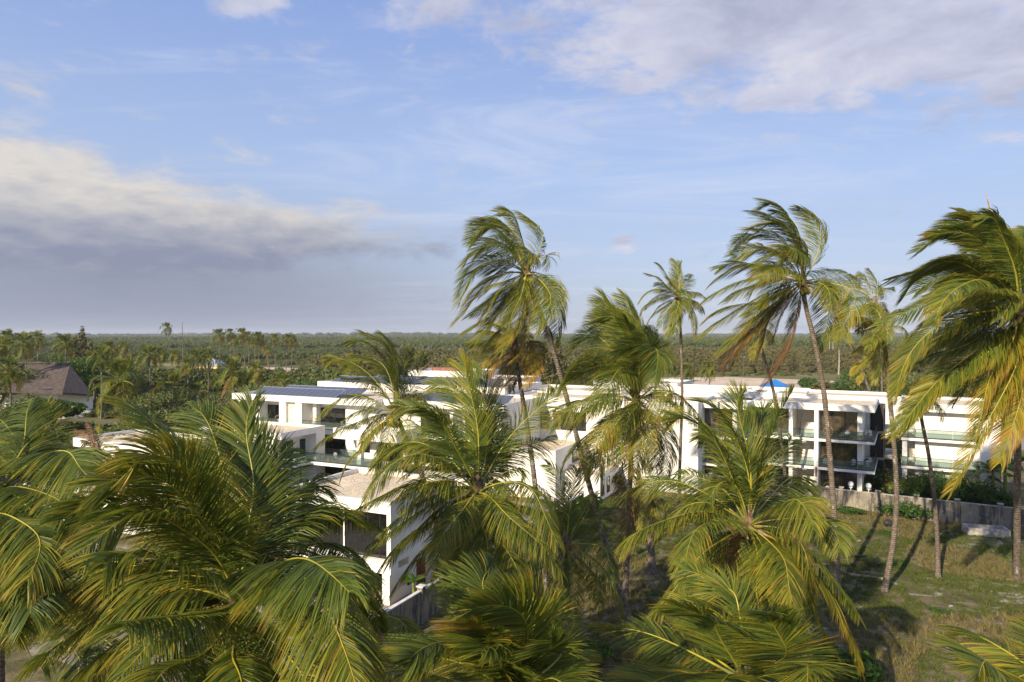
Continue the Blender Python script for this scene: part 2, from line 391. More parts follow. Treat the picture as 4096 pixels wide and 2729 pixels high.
sheet('road', [S(3470, 1700), S(4096, 1740), S(4096, 1800), S(3640, 1800), S(3480, 1775)], M['tile'], .03, 0)

# ---------------------------------------------------------------- buildings
class Bld:
    """frame with its origin at the front corner, u along the front (to the right), v to the back"""
    def __init__(s, name, origin, th, label, cat='building', group=None):
        s.o = np.array([origin[0], origin[1], 0.]); t = R(th); s.u = np.array([math.cos(t), -math.sin(t), 0]); s.w = np.array([math.sin(t), math.cos(t), 0])
        s.root = empty(name, s.o, label, cat, group, -t)
    def U(s, x):                       # u at which the ray through column x meets the front plane
        d = ray(x, 1340)[:2]; A = np.array([[d[0], -s.u[0]], [d[1], -s.u[1]]]); return np.linalg.solve(A, s.o[:2])[1]
    def world(s, u, v, z): return s.o + s.u * u + s.w * v + np.array([0, 0, z])
    def box(s, name, m, *b, parent=None): return MB().box(*b).build(name, m, parent or s.root)
    def boxes(s, name, m, bs, parent=None):
        mb = MB()
        for b in bs: mb.box(*b)
        return mb.build(name, m, parent or s.root)
    def parapet(s, u0, u1, v0, v1, z0, z1, t=.22, m='white', cop=True):
        s.boxes('parapet', M[m], [(u0, u1, v0, v0+t, z0, z1), (u0, u1, v1-t, v1, z0, z1), (u0, u0+t, v0+t, v1-t, z0, z1), (u1-t, u1, v0+t, v1-t, z0, z1)])
        if cop:
            c = .03; s.boxes('coping', M['coping'], [(u0-c, u1+c, v0-c, v0+t+c, z1, z1+.05), (u0-c, u1+c, v1-t-c, v1+c, z1, z1+.05), (u0-c, u0+t+c, v0+t+c, v1-t-c, z1, z1+.05), (u1-t-c, u1+c, v0+t+c, v1-t-c, z1, z1+.05)])
    def roof(s, u0, u1, v0, v1, z, gravel=True):
        s.box('roof_gravel' if gravel else 'roof_deck', M['gravel' if gravel else 'slab'], u0, u1, v0, v1, z-.05, z)
    def window(s, u0, u1, z0, z1, v, n=3, curtain=True, axis='v', depth=.18):
        """framed sliding panes standing proud of the plane v; axis 'u' puts it on a side wall u=v"""
        def B(a0, a1, d0, d1, c0, c1):      # depth d measured outward from the wall
            return (a0, a1, v - d1, v - d0, c0, c1) if axis == 'v' else (v + d0, v + d1, a0, a1, c0, c1)
        f = .06; bs = [B(u0, u1, 0, depth, z0, z0+f), B(u0, u1, 0, depth, z1-f, z1), B(u0, u0+f, 0, depth, z0+f, z1-f), B(u1-f, u1, 0, depth, z0+f, z1-f)]
        for k in range(1, n):
            c = u0 + (u1-u0) * k / n; bs.append(B(c-.035, c+.035, .03, depth-.01, z0+f, z1-f))
        w = s.boxes('window', M['black'], bs)
        s.boxes('window_back', M['dark'], [B(u0+f, u1-f, 0, .02, z0+f, z1-f)], w)
        for k in range(n):
            a = u0 + (u1-u0) * k / n + .05; b = u0 + (u1-u0) * (k+1) / n - .05
            s.boxes('pane', M['glass'], [B(a, b, depth-.05, depth-.03, z0+f, z1-f)], w)
            if curtain and random.random() < (.9 if curtain is True else curtain):
                mb = MB(); m = max(6, int((b-a) / .07)); full = random.random() < .7; e = b if full else a + (b-a) * random.uniform(.35, .6)
                for i in range(m):
                    x0 = a + (e-a) * i / m; x1 = a + (e-a) * (i+1) / m; d0 = .05 if i % 2 else .11; d1 = .11 if i % 2 else .05
                    q0 = B(x0, x0, d0, d0, z0+f, z1-f); q1 = B(x1, x1, d1, d1, z0+f, z1-f)
                    mb.face([(q0[0], q0[2], q0[4]), (q1[0], q1[2], q1[4]), (q1[0], q1[2], q1[5]), (q0[0], q0[2], q0[5])])
                mb.build('curtain', M['curtain'], w)
        return w
    def rail(s, pts, z, h=1.0, seg=1.3):
        """glass balustrade along (u,v) points, top rail at z+h"""
        rt = MB()
        for (a, b) in zip(pts, pts[1:]):
            rt.tube([(a[0], a[1], z+h), (b[0], b[1], z+h)], .028, 5)
            rt.tube([(a[0], a[1], z+.05), (b[0], b[1], z+.05)], .04, 4)
        r = rt.build('railing', M['black'], s.root)
        for (a, b) in zip(pts, pts[1:]):
            L = math.hypot(b[0]-a[0], b[1]-a[1]); n = max(1, round(L / seg)); du, dv = (b[0]-a[0])/L, (b[1]-a[1])/L
            for k in range(n):
                p, q = L*k/n + .02, L*(k+1)/n - .02; t = .008; nx, ny = -dv*t, du*t
                P = [(a[0]+du*p+nx, a[1]+dv*p+ny), (a[0]+du*q+nx, a[1]+dv*q+ny), (a[0]+du*q-nx, a[1]+dv*q-ny), (a[0]+du*p-nx, a[1]+dv*p-ny)]
                MB().hexa([(*c, z+.09) for c in P], [(*c, z+h-.03) for c in P]).build('glass_panel', M['balglass'], r)
        return r

def unit(name, b, u, v, z, label, w=.85, face='v', group=None):
    """outdoor air conditioning unit"""
    p = b.world(u, v, z); rz = b.root.rotation_euler.z + (0 if face == 'v' else R(90)); o = empty(name, p, label, 'air conditioner', group, rz)
    MB().box(-w/2, w/2, -.15, .15, .05, .65).build('casing', M['ac'], o)
    MB().tube([(-.12, -.15, .35), (-.12, -.175, .35)], .24, 14).build('fan_grille', M['black'], o)
    MB().box(-w/2+.05, -w/2+.12, -.13, .13, 0, .05).box(w/2-.12, w/2-.05, -.13, .13, 0, .05).build('foot', M['steel'], o)
def ring(c, r, ax, ay, n=16, a0=0, a1=2*math.pi):
    return [tuple(Vector(c) + Vector(ax) * r * math.cos(a0+(a1-a0)*i/n) + Vector(ay) * r * math.sin(a0+(a1-a0)*i/n)) for i in range(n+1)]
EGG = {}
def egg_chair(b, u, v, z, label, rope=1.3, group='hanging rattan egg chairs'):
    p = b.world(u, v, z); o = empty('egg_chair', p, label, 'hanging chair', group, b.root.rotation_euler.z + R(random.uniform(-25, 25)))
    if not EGG:
        f = MB(); C = Vector((0, 0, .75))
        f.tube([tuple(C + Vector((math.cos(t)*.5, -.15, math.sin(t)*.62))) for t in np.linspace(0, 2*math.pi, 20)], .035, 5)
        k = MB()
        for j in range(7):
            ph = -1.3 + 2.6 * j / 6
            k.tube([tuple(C + Vector((math.sin(ph)*.5*math.cos(t), -.15 + .5*math.cos(ph)*math.cos(t)*.95, math.sin(t)*.6))) for t in np.linspace(-1.5, .95, 10)], .012, 4)
        for j in range(6):
            tt = -1.2 + j * .38
            k.tube([tuple(C + Vector((math.sin(ph)*.5*math.cos(tt), -.15 + .5*math.cos(ph)*math.cos(tt)*.95, math.sin(tt)*.6))) for ph in np.linspace(-1.4, 1.4, 9)], .012, 4)
        c = MB().ball((0, .02, .36), .36, 10, 6, (1, .8, .35)).ball((0, .2, .62), .3, 10, 6, (1, .4, .9))
        EGG['f'] = f.mesh('hoop'); EGG['k'] = k.mesh('basket'); EGG['c'] = c.mesh('cushion', True)
        EGG['r'] = MB().tube([(0, -.15, 1.36), (0, 0, 1.36 + 1.0)], .018, 5).mesh('rope')
    link('hoop', EGG['f'], M['rattan'], o); link('basket', EGG['k'], M['rattan'], o); link('cushion', EGG['c'], M['whitecloth'], o); link('rope', EGG['r'], M['black'], o)
CH = {}
def chair(b, u, v, z, label, rz=0, kind='white', group='white outdoor chairs on balconies'):
    o = empty('outdoor_chair', b.world(u, v, z), label, 'chair', group, b.root.rotation_euler.z + R(rz))
    if not CH:
        CH['seat'] = MB().ball((0, 0, .44), .25, 10, 4, (1, 1, .12)).mesh('seat'); 
        k = MB().tube([tuple((math.cos(t)*.22, .24, .78 + math.sin(t)*.26)) for t in np.linspace(0, 2*math.pi, 14)], .022, 5); k.ball((0, .25, .78), .19, 8, 6, (1, .08, 1.15)); CH['back'] = k.mesh('backrest')
        CH['legs'] = MB().tube([(0, 0, 0), (0, 0, .43)], .018, 5).mesh('leg')
        CH['arms'] = MB().tube([(-.26, -.2, .44), (-.28, -.2, .64), (-.26, .22, .68)], .016, 4).mesh('armrest'); CH['arms2'] = MB().tube([(.26, -.2, .44), (.28, -.2, .64), (.26, .22, .68)], .016, 4).mesh('armrest')
    link('seat', CH['seat'], M['metalw'], o); link('backrest', CH['back'], M['metalw'], o); link('armrest', CH['arms'], M['black'], o); link('armrest', CH['arms2'], M['black'], o)
    for sx in (-.2, .2):
        for sy in (-.2, .2): link('leg', CH['legs'], M['black'], o, (sx, sy, 0))
def basket_table(b, u, v, z, label, group='wicker side tables'):
    o = empty('wicker_table', b.world(u, v, z), label, 'table', group, b.root.rotation_euler.z)
    MB().tube([(0, 0, 0), (0, 0, .22), (0, 0, .45)], [.27, .22, .27], 12).build('woven_base', M['rattan'], o)
    MB().tube([(0, 0, .45), (0, 0, .48)], .32, 14).build('tabletop', M['rattan'], o)

def facade(b, L, floors, H, bays, dep=1.5, cw=.35, z0=.15):
    """floor slabs, piers and the bays between them. bays = [(u0, u1, kind)]"""
    tops = [z0 + H * k for k in range(floors + 1)]
    for k in range(1, floors):
        b.box('floor_slab', M['white'], bays[0][0]-.02, L, -.06, dep, tops[k]-.3, tops[k])
        b.box('terrace_floor', M['slab'], bays[0][0]+.3, L-.3, .1, dep-.02, tops[k], tops[k]+.02)
    edges = sorted({round(e, 2) for bb in bays for e in bb[:2]})
    return tops

# B1: three storeys with the solar roof
ZT = 10.6
p = atz(928, 1574, ZT)
b1 = Bld('apartment_building', p, 25, 'white three storey apartment block with rows of solar panels on its flat roof', 'building')
E = [b1.U(x) for x in (986, 1020, 1110, 1122, 1172, 1184, 1233, 1349, 1382)]
L1 = b1.U(1420)
DEP = 1.6
def roofslab(b, u0, u1, v0, v1, z1, h=.75, gravel=True):
    b.box('roof_slab', M['white'], u0, u1, v0, v1, z1-h, z1-.35)
    b.parapet(u0, u1, v0, v1, z1-.35, z1)
    b.roof(u0+.22, u1-.22, v0+.22, v1-.22, z1-.28, gravel)
roofslab(b1, 0, L1+3, 0, 13, ZT)
zf = [0, 3.3, 6.55, ZT-.75]
b1.box('core_wall', M['white'], E[0]+.2, L1+3-.3, DEP+.9, 12.6, 0, ZT-.752)
b1.boxes('left_pier_wall', M['white'], [(E[0], E[1]-.15, .9, DEP+.898, 3.3, ZT-.752)])
for k in (1, 2):
    b1.box('floor_slab', M['white'], .9, L1-.02, .2, DEP+.898, zf[k]-.55, zf[k]); b1.box('terrace_floor', M['slab'], 1.0, L1-.1, .42, DEP+.89, zf[k]+.002, zf[k]+.03)
b1.boxes('pier', M['white'], [(E[2], E[3]+.55, .25, DEP+.897, zf[k]+.001, zf[k+1]-.551 if k == 1 else ZT-.752) for k in (1, 2)])
b1.boxes('pier', M['white'], [(E[4]+.1, E[5]+.65, .25, DEP+.897, zf[k]+.001, zf[k+1]-.551 if k == 1 else ZT-.752) for k in (1, 2)])
b1.boxes('bay_wall', M['beige'], [(E[3]+.551, E[4]+.099, .7, .9, zf[k]+.031, zf[k+1]-.551 if k == 1 else ZT-.752) for k in (1, 2)])
for k in (1, 2):
    zt = zf[k]+2.5
    b1.window(E[1]-.1, E[2]-.1, zf[k]+.05, zt, DEP+.9, 3); b1.window(E[6]-.0, E[7], zf[k]+.05, zt, DEP+.9, 4)
    b1.boxes('loggia_pier', M['white'], [(E[6]-.6, E[6]-.05, DEP-.1, DEP+.896, zf[k]+.031, (zf[k+1]-.551) if k == 1 else ZT-.752)])
    b1.boxes('loggia_pier', M['white'], [(E[7]+.05, L1-.1, DEP-.1, DEP+.896, zf[k]+.031, (zf[k+1]-.551) if k == 1 else ZT-.752)])
    b1.rail([(1.0, DEP+.6), (1.0, .3), (E[2]-.02, .3)], zf[k], 1.0); b1.rail([(E[5]+.68, .3), (L1-.1, .3)], zf[k], 1.0)
b1.boxes('wall_lamp', M['black'], [(E[0]+.5, E[0]+.65, .84, .9, zf[2]+1.75, zf[2]+1.95)]); b1.boxes('wall_lamp', M['black'], [(E[5]+1.8, E[5]+1.95, DEP+.84, DEP+.9, zf[2]+1.75, zf[2]+1.95)])
b1.boxes('drain_spout', M['white'], [(.8, 1.2, .35, .75, ZT-1.05, ZT-.752)])
egg_chair(b1, E[5]+2.0, .95, zf[2]+.03, 'round rattan egg chair hanging in the solar roofed building loggia'); egg_chair(b1, E[2]-.7, .9, zf[2]+.03, 'rattan egg chair half behind the white pier of the solar roofed building')
chair(b1, E[7]-.1, .9, zf[2]+.03, 'white oval backed chair on the top balcony of the solar roofed building', 20); basket_table(b1, E[7]+.9, .9, zf[2]+.03, 'wicker table on the top balcony of the solar roofed building')
chair(b1, 1.8, .9, zf[2]+.03, 'white chair at the left end of the top balcony under the solar roof', -20)

def solar_row(b, u0, n, v, z, w=1.12, h=1.75, tilt=24, label='', zup=0):
    """one rack = one thing, each panel a part"""
    o = empty('solar_array', b.world(u0, v, z), label, 'solar panels', 'rows of solar panels', b.root.rotation_euler.z)
    c, s_ = math.cos(R(tilt)), math.sin(R(tilt)); t = .04
    me = MB().hexa([(.02, 0, 0), (w-.02, 0, 0), (w-.02, h*c, h*s_), (.02, h*c, h*s_)], [(.02, -t*s_, t*c), (w-.02, -t*s_, t*c), (w-.02, h*c-t*s_, h*s_+t*c), (.02, h*c-t*s_, h*s_+t*c)]).mesh('solar_panel')
    me2 = MB().tube([(0, 0, .045), (0, h*c, h*s_+.045)], .028, 4).mesh('frame_strip')
    for k in range(n): link('solar_panel', me, M['solar'], o, (k*w, 0, .12))
    fr = MB()
    for k in range(n+1): fr.tube([(k*w, 0, .14), (k*w, h*c, h*s_+.14)], .03, 4)
    fr.tube([(0, 0, .13), (n*w, 0, .13)], .035, 4).tube([(0, h*c, h*s_+.14), (n*w, h*c, h*s_+.14)], .045, 4)
    for k in range(0, n+1, 2): fr.tube([(k*w, h*c-.05, 0), (k*w, h*c-.05, h*s_+.1)], .03, 4)
    fr.build('rack', M['alu'], o)
solar_row(b1, 2.4, 14, .9, ZT-.28, 1.0, 2.6, 20, 'front row of dark blue solar panels along the white roof edge')
solar_row(b1, 3.4, 14, 4.6, ZT-.28, 1.0, 2.6, 20, 'second row of dark blue solar panels showing as a thin strip behind the front row')
# B1b: the raised block behind
b1b = Bld('apartment_building', b1.world(4.0, 13.05, 0), 25, 'taller white block with a raised bank of solar panels behind the first roof', 'building')
b1b.box('core_wall', M['white'], .0, 30, .3, 12, 0, ZT+.1)
roofslab(b1b, -.6, 30.6, 0, 12.6, ZT+.9, .8)
solar_row(b1b, 1.2, 17, .5, ZT+.62, 1.0, 2.6, 20, 'raised bank of dark blue solar panels on the taller roof')
solar_row(b1b, 5.5, 22, 4.2, ZT+.62, 1.0, 2.6, 20, 'rearmost thin row of solar panels on the taller roof')
# B1c: right wing of the first block, set to the right with a balcony
b1c = Bld('apartment_building', b1.world(L1+3.1, 1.5, 0), 25, 'white three storey wing with balconies half hidden behind the coconut palm', 'building')
b1c.box('core_wall', M['white'], 0, 16, 2.0, 12, 0, ZT-.76); roofslab(b1c, -.4, 16.4, 0, 12.4, ZT-.003)
for k in (1, 2):
    b1c.box('floor_slab', M['white'], 0, 16, .1, 1.998, zf[k]-.4, zf[k]); b1c.window(4.2, 8.2, zf[k]+.05, zf[k]+2.5, 2.0, 3); b1c.window(10.4, 14.6, zf[k]+.05, zf[k]+2.5, 2.0, 3)
    b1c.rail([(.1, .2), (15.8, .2)], zf[k]); b1c.boxes('pier', M['white'], [(9.2, 9.7, .15, 1.99, zf[k]+.001, zf[k]+2.85), (15.3, 15.8, .3, 1.99, zf[k]+.001, zf[k]+2.85)])
solar_row(b1c, 4, 12, 1.2, ZT-.28, 1.0, 2.6, 20, 'row of solar panels on the right wing beyond the palm crown')
# low balcony wing standing forward, with chairs
b1d = Bld('apartment_building', b1.world(L1-1.9, -3.6, 0), 25, 'lower white balcony wing with glass railings and a chair pair on its deck', 'building')
b1d.box('deck_slab', M['white'], -5, 9, .0, 5, 2.95, 3.3); b1d.box('deck_floor', M['slab'], -4.9, 8.9, .1, 4.9, 3.301, 3.33)
b1d.box('undercroft_shade_block', M['dark'], -4.6, 8.6, 3.8, 4.9, 0, 2.949)  # solid near-black block, paints in the shade under the deck
b1d.box('back_wall', M['white'], 1.2, 8.9, 4.0, 4.6, 3.331, 6.2); b1d.box('upper_slab', M['white'], 1.0, 10, .6, 4.9, 6.2, 6.55)
b1d.parapet(1.0, 10, .6, 4.9, 6.551, 7.4, .2); b1d.box('pier', M['white'], 4.3, 4.9, .8, 1.4, 3.331, 6.199)
b1d.window(5.2, 8.6, 3.4, 6.0, 4.0, 3, False); b1d.window(2.2, 3.8, 4.2, 5.6, 4.0, 1, False)
b1d.rail([(-4.8, .2), (3.2, .2)], 3.33); b1d.rail([(3.4, -.2), (8.8, -.2)], 3.33)
chair(b1d, -1.2, 1.2, 3.34, 'white chair left of the wicker table on the shaded deck', -60); chair(b1d, .9, 1.2, 3.34, 'white chair right of the wicker table on the shaded deck', 60); basket_table(b1d, -.15, 1.2, 3.34, 'wicker table between two white chairs on the shaded deck')
for i in range(3): pass

# B2: front-left two-storey block, its shaded right side open to a balcony
p = atz(1125, 1735, 7.3); b2 = Bld('apartment_building', p - np.array([math.cos(R(25)), -math.sin(R(25)), 0]) * 13, 25, 'white two storey block with a gravel roof and a shaded side balcony with dark window', 'building')
W2, D2 = 13, 7.4
roofslab(b2, 0, W2, 0, D2, 7.3, .7)
b2.box('core_wall', M['white'], .3, W2-1.5, .3, D2-.02, 0, 6.598)
b2.box('side_slab', M['white'], W2-1.498, W2, .3, D2-1.6, 3.0, 3.3); b2.box('end_pier', M['white'], W2-1.498, W2-.002, D2-1.598, D2-.02, 0, 6.598)
b2.window(1.6, 3.4, 4.3, 6.0, W2-1.5, 2, False, 'u', .1); b2.window(4.6, 5.5, 3.35, 5.9, W2-1.5, 1, False, 'u', .1)
b2.rail([(W2-.1, .4), (W2-.1, D2-1.65)], 3.3); b2.window(2, 5, 3.4, 5.9, .3, 3); b2.window(7, 10, 3.4, 5.9, .3, 3)
unit('air_conditioner', b2, W2-.6, 4.2, 3.3, 'left one of two white air conditioners behind the side balcony glass', face='u', group='air conditioners'); unit('air_conditioner', b2, W2-.6, 3.1, 3.3, 'right one of two white air conditioners behind the side balcony glass', face='u', group='air conditioners')
# B0: far left two-storey
p = atz(292, 1752, 7.3); b0 = Bld('apartment_building', p, 27, 'low white block at far left with a gravel roof behind a dying young palm', 'building')
roofslab(b0, 0, 19, 0, 7.5, 7.3, .9); b0.box('core_wall', M['white'], 1.4, 18.6, 1.6, 7.3, 0, 6.398); b0.boxes('beam_end', M['white'], [(1.2, 1.8, .5, 1.4, 6.05, 6.398)])
b0.window(5.0, 9.2, 3.5, 6.1, 1.6, 3); b0.window(11.5, 15, 3.5, 6.1, 1.6, 3)
b0.box('terrace_slab', M['white'], -1.0, 22, -4.5, 1.598, 2.9, 3.4); b0.roof(-.7, 21.7, -4.2, 1.3, 3.47); b0.boxes('core_wall', M['white'], [(-.5, 21, -4.3, 1.4, 0, 2.898)])

# B4: the near two-storey block with the wide gravel roof
p = atz(1562, 2012, 7.3); W4, D4 = 9.4, 8.6
b4 = Bld('villa_building', p - np.array([math.cos(R(25)), -math.sin(R(25)), 0]) * W4, 25, 'nearest white two storey villa with a wide pebble roof and tall curtained windows', 'building')
roofslab(b4, 0, W4, 0, D4, 7.3, .82)
b4.box('upper_wall', M['white'], .02, W4-.02, .9, D4-.02, 3.1, 6.478); b4.boxes('front_jamb', M['white'], [(.02, .6, .05, .898, 3.1, 6.478), (W4-.35, W4-.02, .05, .898, 3.1, 6.478)]); b4.box('floor_band', M['white'], .0, W4, .0, .897, 2.45, 3.099)
b4.window(.7, 4.7, 3.2, 6.4, .9, 4); b4.window(5.0, 9.0, 3.2, 6.4, .9, 4)
b4.box('ground_wall', M['white'], 1.0, W4-.3, 2.6, D4-.5, 0, 3.098); b4.box('ground_pier', M['white'], W4-.9, W4-.3, .3, 2.598, 0, 2.448); b4.box('ground_shade_panel', M['dark'], 1.2, W4-1.2, 2.4, 2.598, .1, 2.4)  # the dark panel puts the recess's shade into its colour
d = b4.boxes('door', M['reddoor'], [(W4-.3, W4-.22, 3.6, 4.7, .1, 2.35)]); b4.boxes('door_handle', M['steel'], [(W4-.22, W4-.17, 3.75, 3.8, 1.0, 1.2)], d)
for k, (uu, vv) in enumerate([(1.9, D4-.32), (2.2, D4-.32), (2.5, D4-.32), (4.6, D4-.5), (5.0, D4-.5)]): MB().tube([(uu, vv-.25, 7.0), (uu, vv-.25, 7.75)], .035, 5).build('vent_pipe', M['metalw'], b4.root)
# pergola with slats in front of the near villa
pg = empty('pergola', b4.world(5.2, -2.2, 0), 'orange brown slatted wooden pergola in front of the nearest villa', 'pergola', None, -R(25))
for k in range(12): MB().box(k*.24, k*.24+.16, 0, 2.6, 2.5, 2.56).build('slat', M['pergola'], pg)
for q in ((0, 0), (2.7, 0), (0, 2.5), (2.7, 2.5)): MB().box(q[0], q[0]+.1, q[1], q[1]+.1, 0, 2.5).build('post', M['pergola'], pg)
pg2 = empty('pergola', b4.world(-7.0, -6.0, 0), 'brown wooden pergola glimpsed under the big front palm crown', 'pergola', None, -R(25))
for k in range(14): MB().box(k*.3, k*.3+.16, 0, 3.4, 2.7, 2.76).build('slat', M['pergola'], pg2)
for q in ((0, 0), (4.0, 0), (0, 3.3), (4.0, 3.3)): MB().box(q[0], q[0]+.14, q[1], q[1]+.14, 0, 2.7).build('post', M['pergola'], pg2)
sheet('courtyard_paving', [b4.world(-6, -14, 0), b4.world(11.6, -14, 0), b4.world(11.6, 30, 0), b4.world(-12, 30, 0)], M['tile'], .26)
# gazebo roof between villas
gz = empty('garden_gazebo', b4.world(2.6, D4+6.5, 0), 'small dark pyramid roofed gazebo behind the nearest villa roof', 'gazebo', None, -R(25))
MB().hexa([(0, 0, 3.0), (3.6, 0, 3.0), (3.6, 3.6, 3.0), (0, 3.6, 3.0)], [(1.7, 1.7, 3.9), (1.9, 1.7, 3.9), (1.9, 1.9, 3.9), (1.7, 1.9, 3.9)]).build('roof', M['thatch'], gz)
MB().box(.1, 3.5, .1, 3.5, 2.7, 2.99).build('beam', M['dark'], gz)
for q in ((.1, .1), (3.3, .1), (.1, 3.3), (3.3, 3.3)): MB().box(q[0], q[0]+.18, q[1], q[1]+.18, 0, 2.7).build('post', M['wood'], gz)

# B5: middle blocks
p = atz(2044, 1582, ZT); b5 = Bld('apartment_building', p, 26, 'white block with one wide dark strip window in the middle of the resort', 'building')
b5.box('upper_wall', M['white'], 0, 24, 0, 11, 6.2, ZT-.3); b5.parapet(0, 24, 0, 11, ZT-.299, ZT); b5.roof(.22, 23.78, .22, 10.78, ZT-.2)
e0, e1 = b5.U(2081), b5.U(2196)
def flatwin(b, u0, u1, z0, z1, n): return b.window(u0, u1, z0, z1, 0, n, .25, 'v', .06)
flatwin(b5, e0, e1, ZT-4.05, ZT-1.75, 4); flatwin(b5, e1+.6, e1+5, ZT-4.05, ZT-1.75, 4)
b5.box('lower_wall', M['white'], 3.0, 24, 0, 11, 0, 6.199); b5.box('opening_shade_panel', M['dark'], -.8, 2.98, 2.2, 2.4, 3.3, 6.1)  # solid dark panel, its colour stands in for unlit depth
b5.box('lower_floor', M['slab'], -1, 2.98, -.1, 10, 3.1, 3.3); b5.box('lower_base', M['white'], -1, 2.96, 0, 10, 0, 3.099)
b5.box('front_terrace', M['white'], -1.5, 14, -6.0, -.02, 0, 3.3); b5.roof(-1.3, 13.8, -5.8, -.1, 3.42)
b5c = Bld('roof_terrace_building', b5.world(-9.5, -2.0, 0), 26, 'white walled roof terrace with a wooden bar chair and potted shrub', 'building')
b5c.box('body_wall', M['white'], 0, 8.6, 0, 9, 0, 6.4); b5c.parapet(0, 8.6, 0, 9, 6.401, 7.3, .25); b5c.box('deck', M['wood'], .3, 8.3, .3, 8.7, 6.402, 6.5)
bc = empty('bar_chair', b5c.world(6.8, 1.6, 6.5), 'dark brown wooden bar chair standing on the white roof terrace', 'chair', None, R(150))
MB().box(-.25, .25, -.25, .25, .75, .8).build('seat', M['wood'], bc); MB().box(-.25, .25, .2, .25, .8, 1.45).build('backrest', M['wood'], bc)
for sx in (-.23, .19):
    for sy in (-.23, .19): MB().box(sx, sx+.05, sy, sy+.05, 0, .75).build('leg', M['wood'], bc)
p = atz(2043, 1521, ZT+.2); W5 = 9.5
b5d = Bld('apartment_building', p - np.array([math.cos(R(27)), -math.sin(R(27)), 0]) * W5, 27, 'tall white block with small dark slit windows in its shaded side wall', 'building')
b5d.box('body_wall', M['white'], 0, W5, 0, 12.2, 0, ZT-.2); b5d.parapet(0, W5, 0, 12.2, ZT-.199, ZT+.2); b5d.roof(.22, W5-.22, .22, 11.98, ZT-.1)
for vv in (1.9, 4.1, 8.0, 10.4): b5d.window(vv, vv+.55, ZT-3.6 if vv < 5 else ZT-3.3, ZT-1.6, W5, 1, False, 'u', .06)
for zz in (1, 2): b5d.boxes('floor_recess', M['beige'], [(W5-6.5, W5-2.6, -.03, 0, ZT-1.95-zz*2.5, ZT-1.7-zz*2.5)])
unit('air_conditioner', b5d, W5-3.4, -.25, ZT-5.2, 'white air conditioner hung on the sunlit front of the tall middle block', 1.1, group='air conditioners')
b5e = Bld('apartment_building', b5d.world(-14, 3.0, 0), 27, 'long white block with a strip of red tiled roof edge behind the solar panels', 'building')
b5e.box('body_wall', M['white'], 0, 13.8, 0, 11, 0, ZT+.6); b5e.parapet(0, 13.8, 0, 11, ZT+.601, ZT+1.2); b5e.boxes('tiled_edge', M['rtile'], [(-3, 6, 8, 11.6, ZT+.602, ZT+1.35)])
b5e.boxes('roof_tank_box', M['dark'], [(-4.5, -3.4, 1, 3, ZT-.3, ZT+1.9)])
b5f = Bld('apartment_building', b5.world(10.5, 19, 0), 27, 'white block with long dark window strips behind the leaning palm trunk', 'building')
b5f.box('body_wall', M['white'], 0, 24, 0, 11, 0, ZT-.5); b5f.parapet(0, 24, 0, 11, ZT-.499, ZT); b5f.roof(.22, 23.8, .22, 10.8, ZT-.3)
for k in range(4): b5f.window(1 + k*5.4, 5.4 + k*5.4, ZT-3.4, ZT-1.5, 0, 4, .3, 'v', .06)
# B6: low block with shaded side
p = atz(2222, 1805, 5.6); b6 = Bld('villa_building', p - np.array([math.cos(R(26)), -math.sin(R(26)), 0]) * 7, 26, 'small white villa block with a grey shaded side wall behind the palms', 'building')
b6.box('body_wall', M['white'], 0, 7, 0, 10, 0, 5.2); b6.parapet(0, 7, 0, 10, 5.201, 5.6); b6.roof(.22, 6.78, .22, 9.78, 5.3)
b6.window(5.2, 8.6, 2.6, 4.9, 7, 3, False, 'u', .1)
b6.boxes('lower_wing', M['white'], [(7.02, 11.5, 2, 9, 0, 2.9)]); b6.roof(7.1, 11.4, 2.1, 8.9, 3.0)
b6.window(2.4, 3.4, .5, 2.3, 11.5, 1, False, 'u', .06); b6.window(4.4, 5.4, .5, 2.3, 11.5, 1, False, 'u', .06)

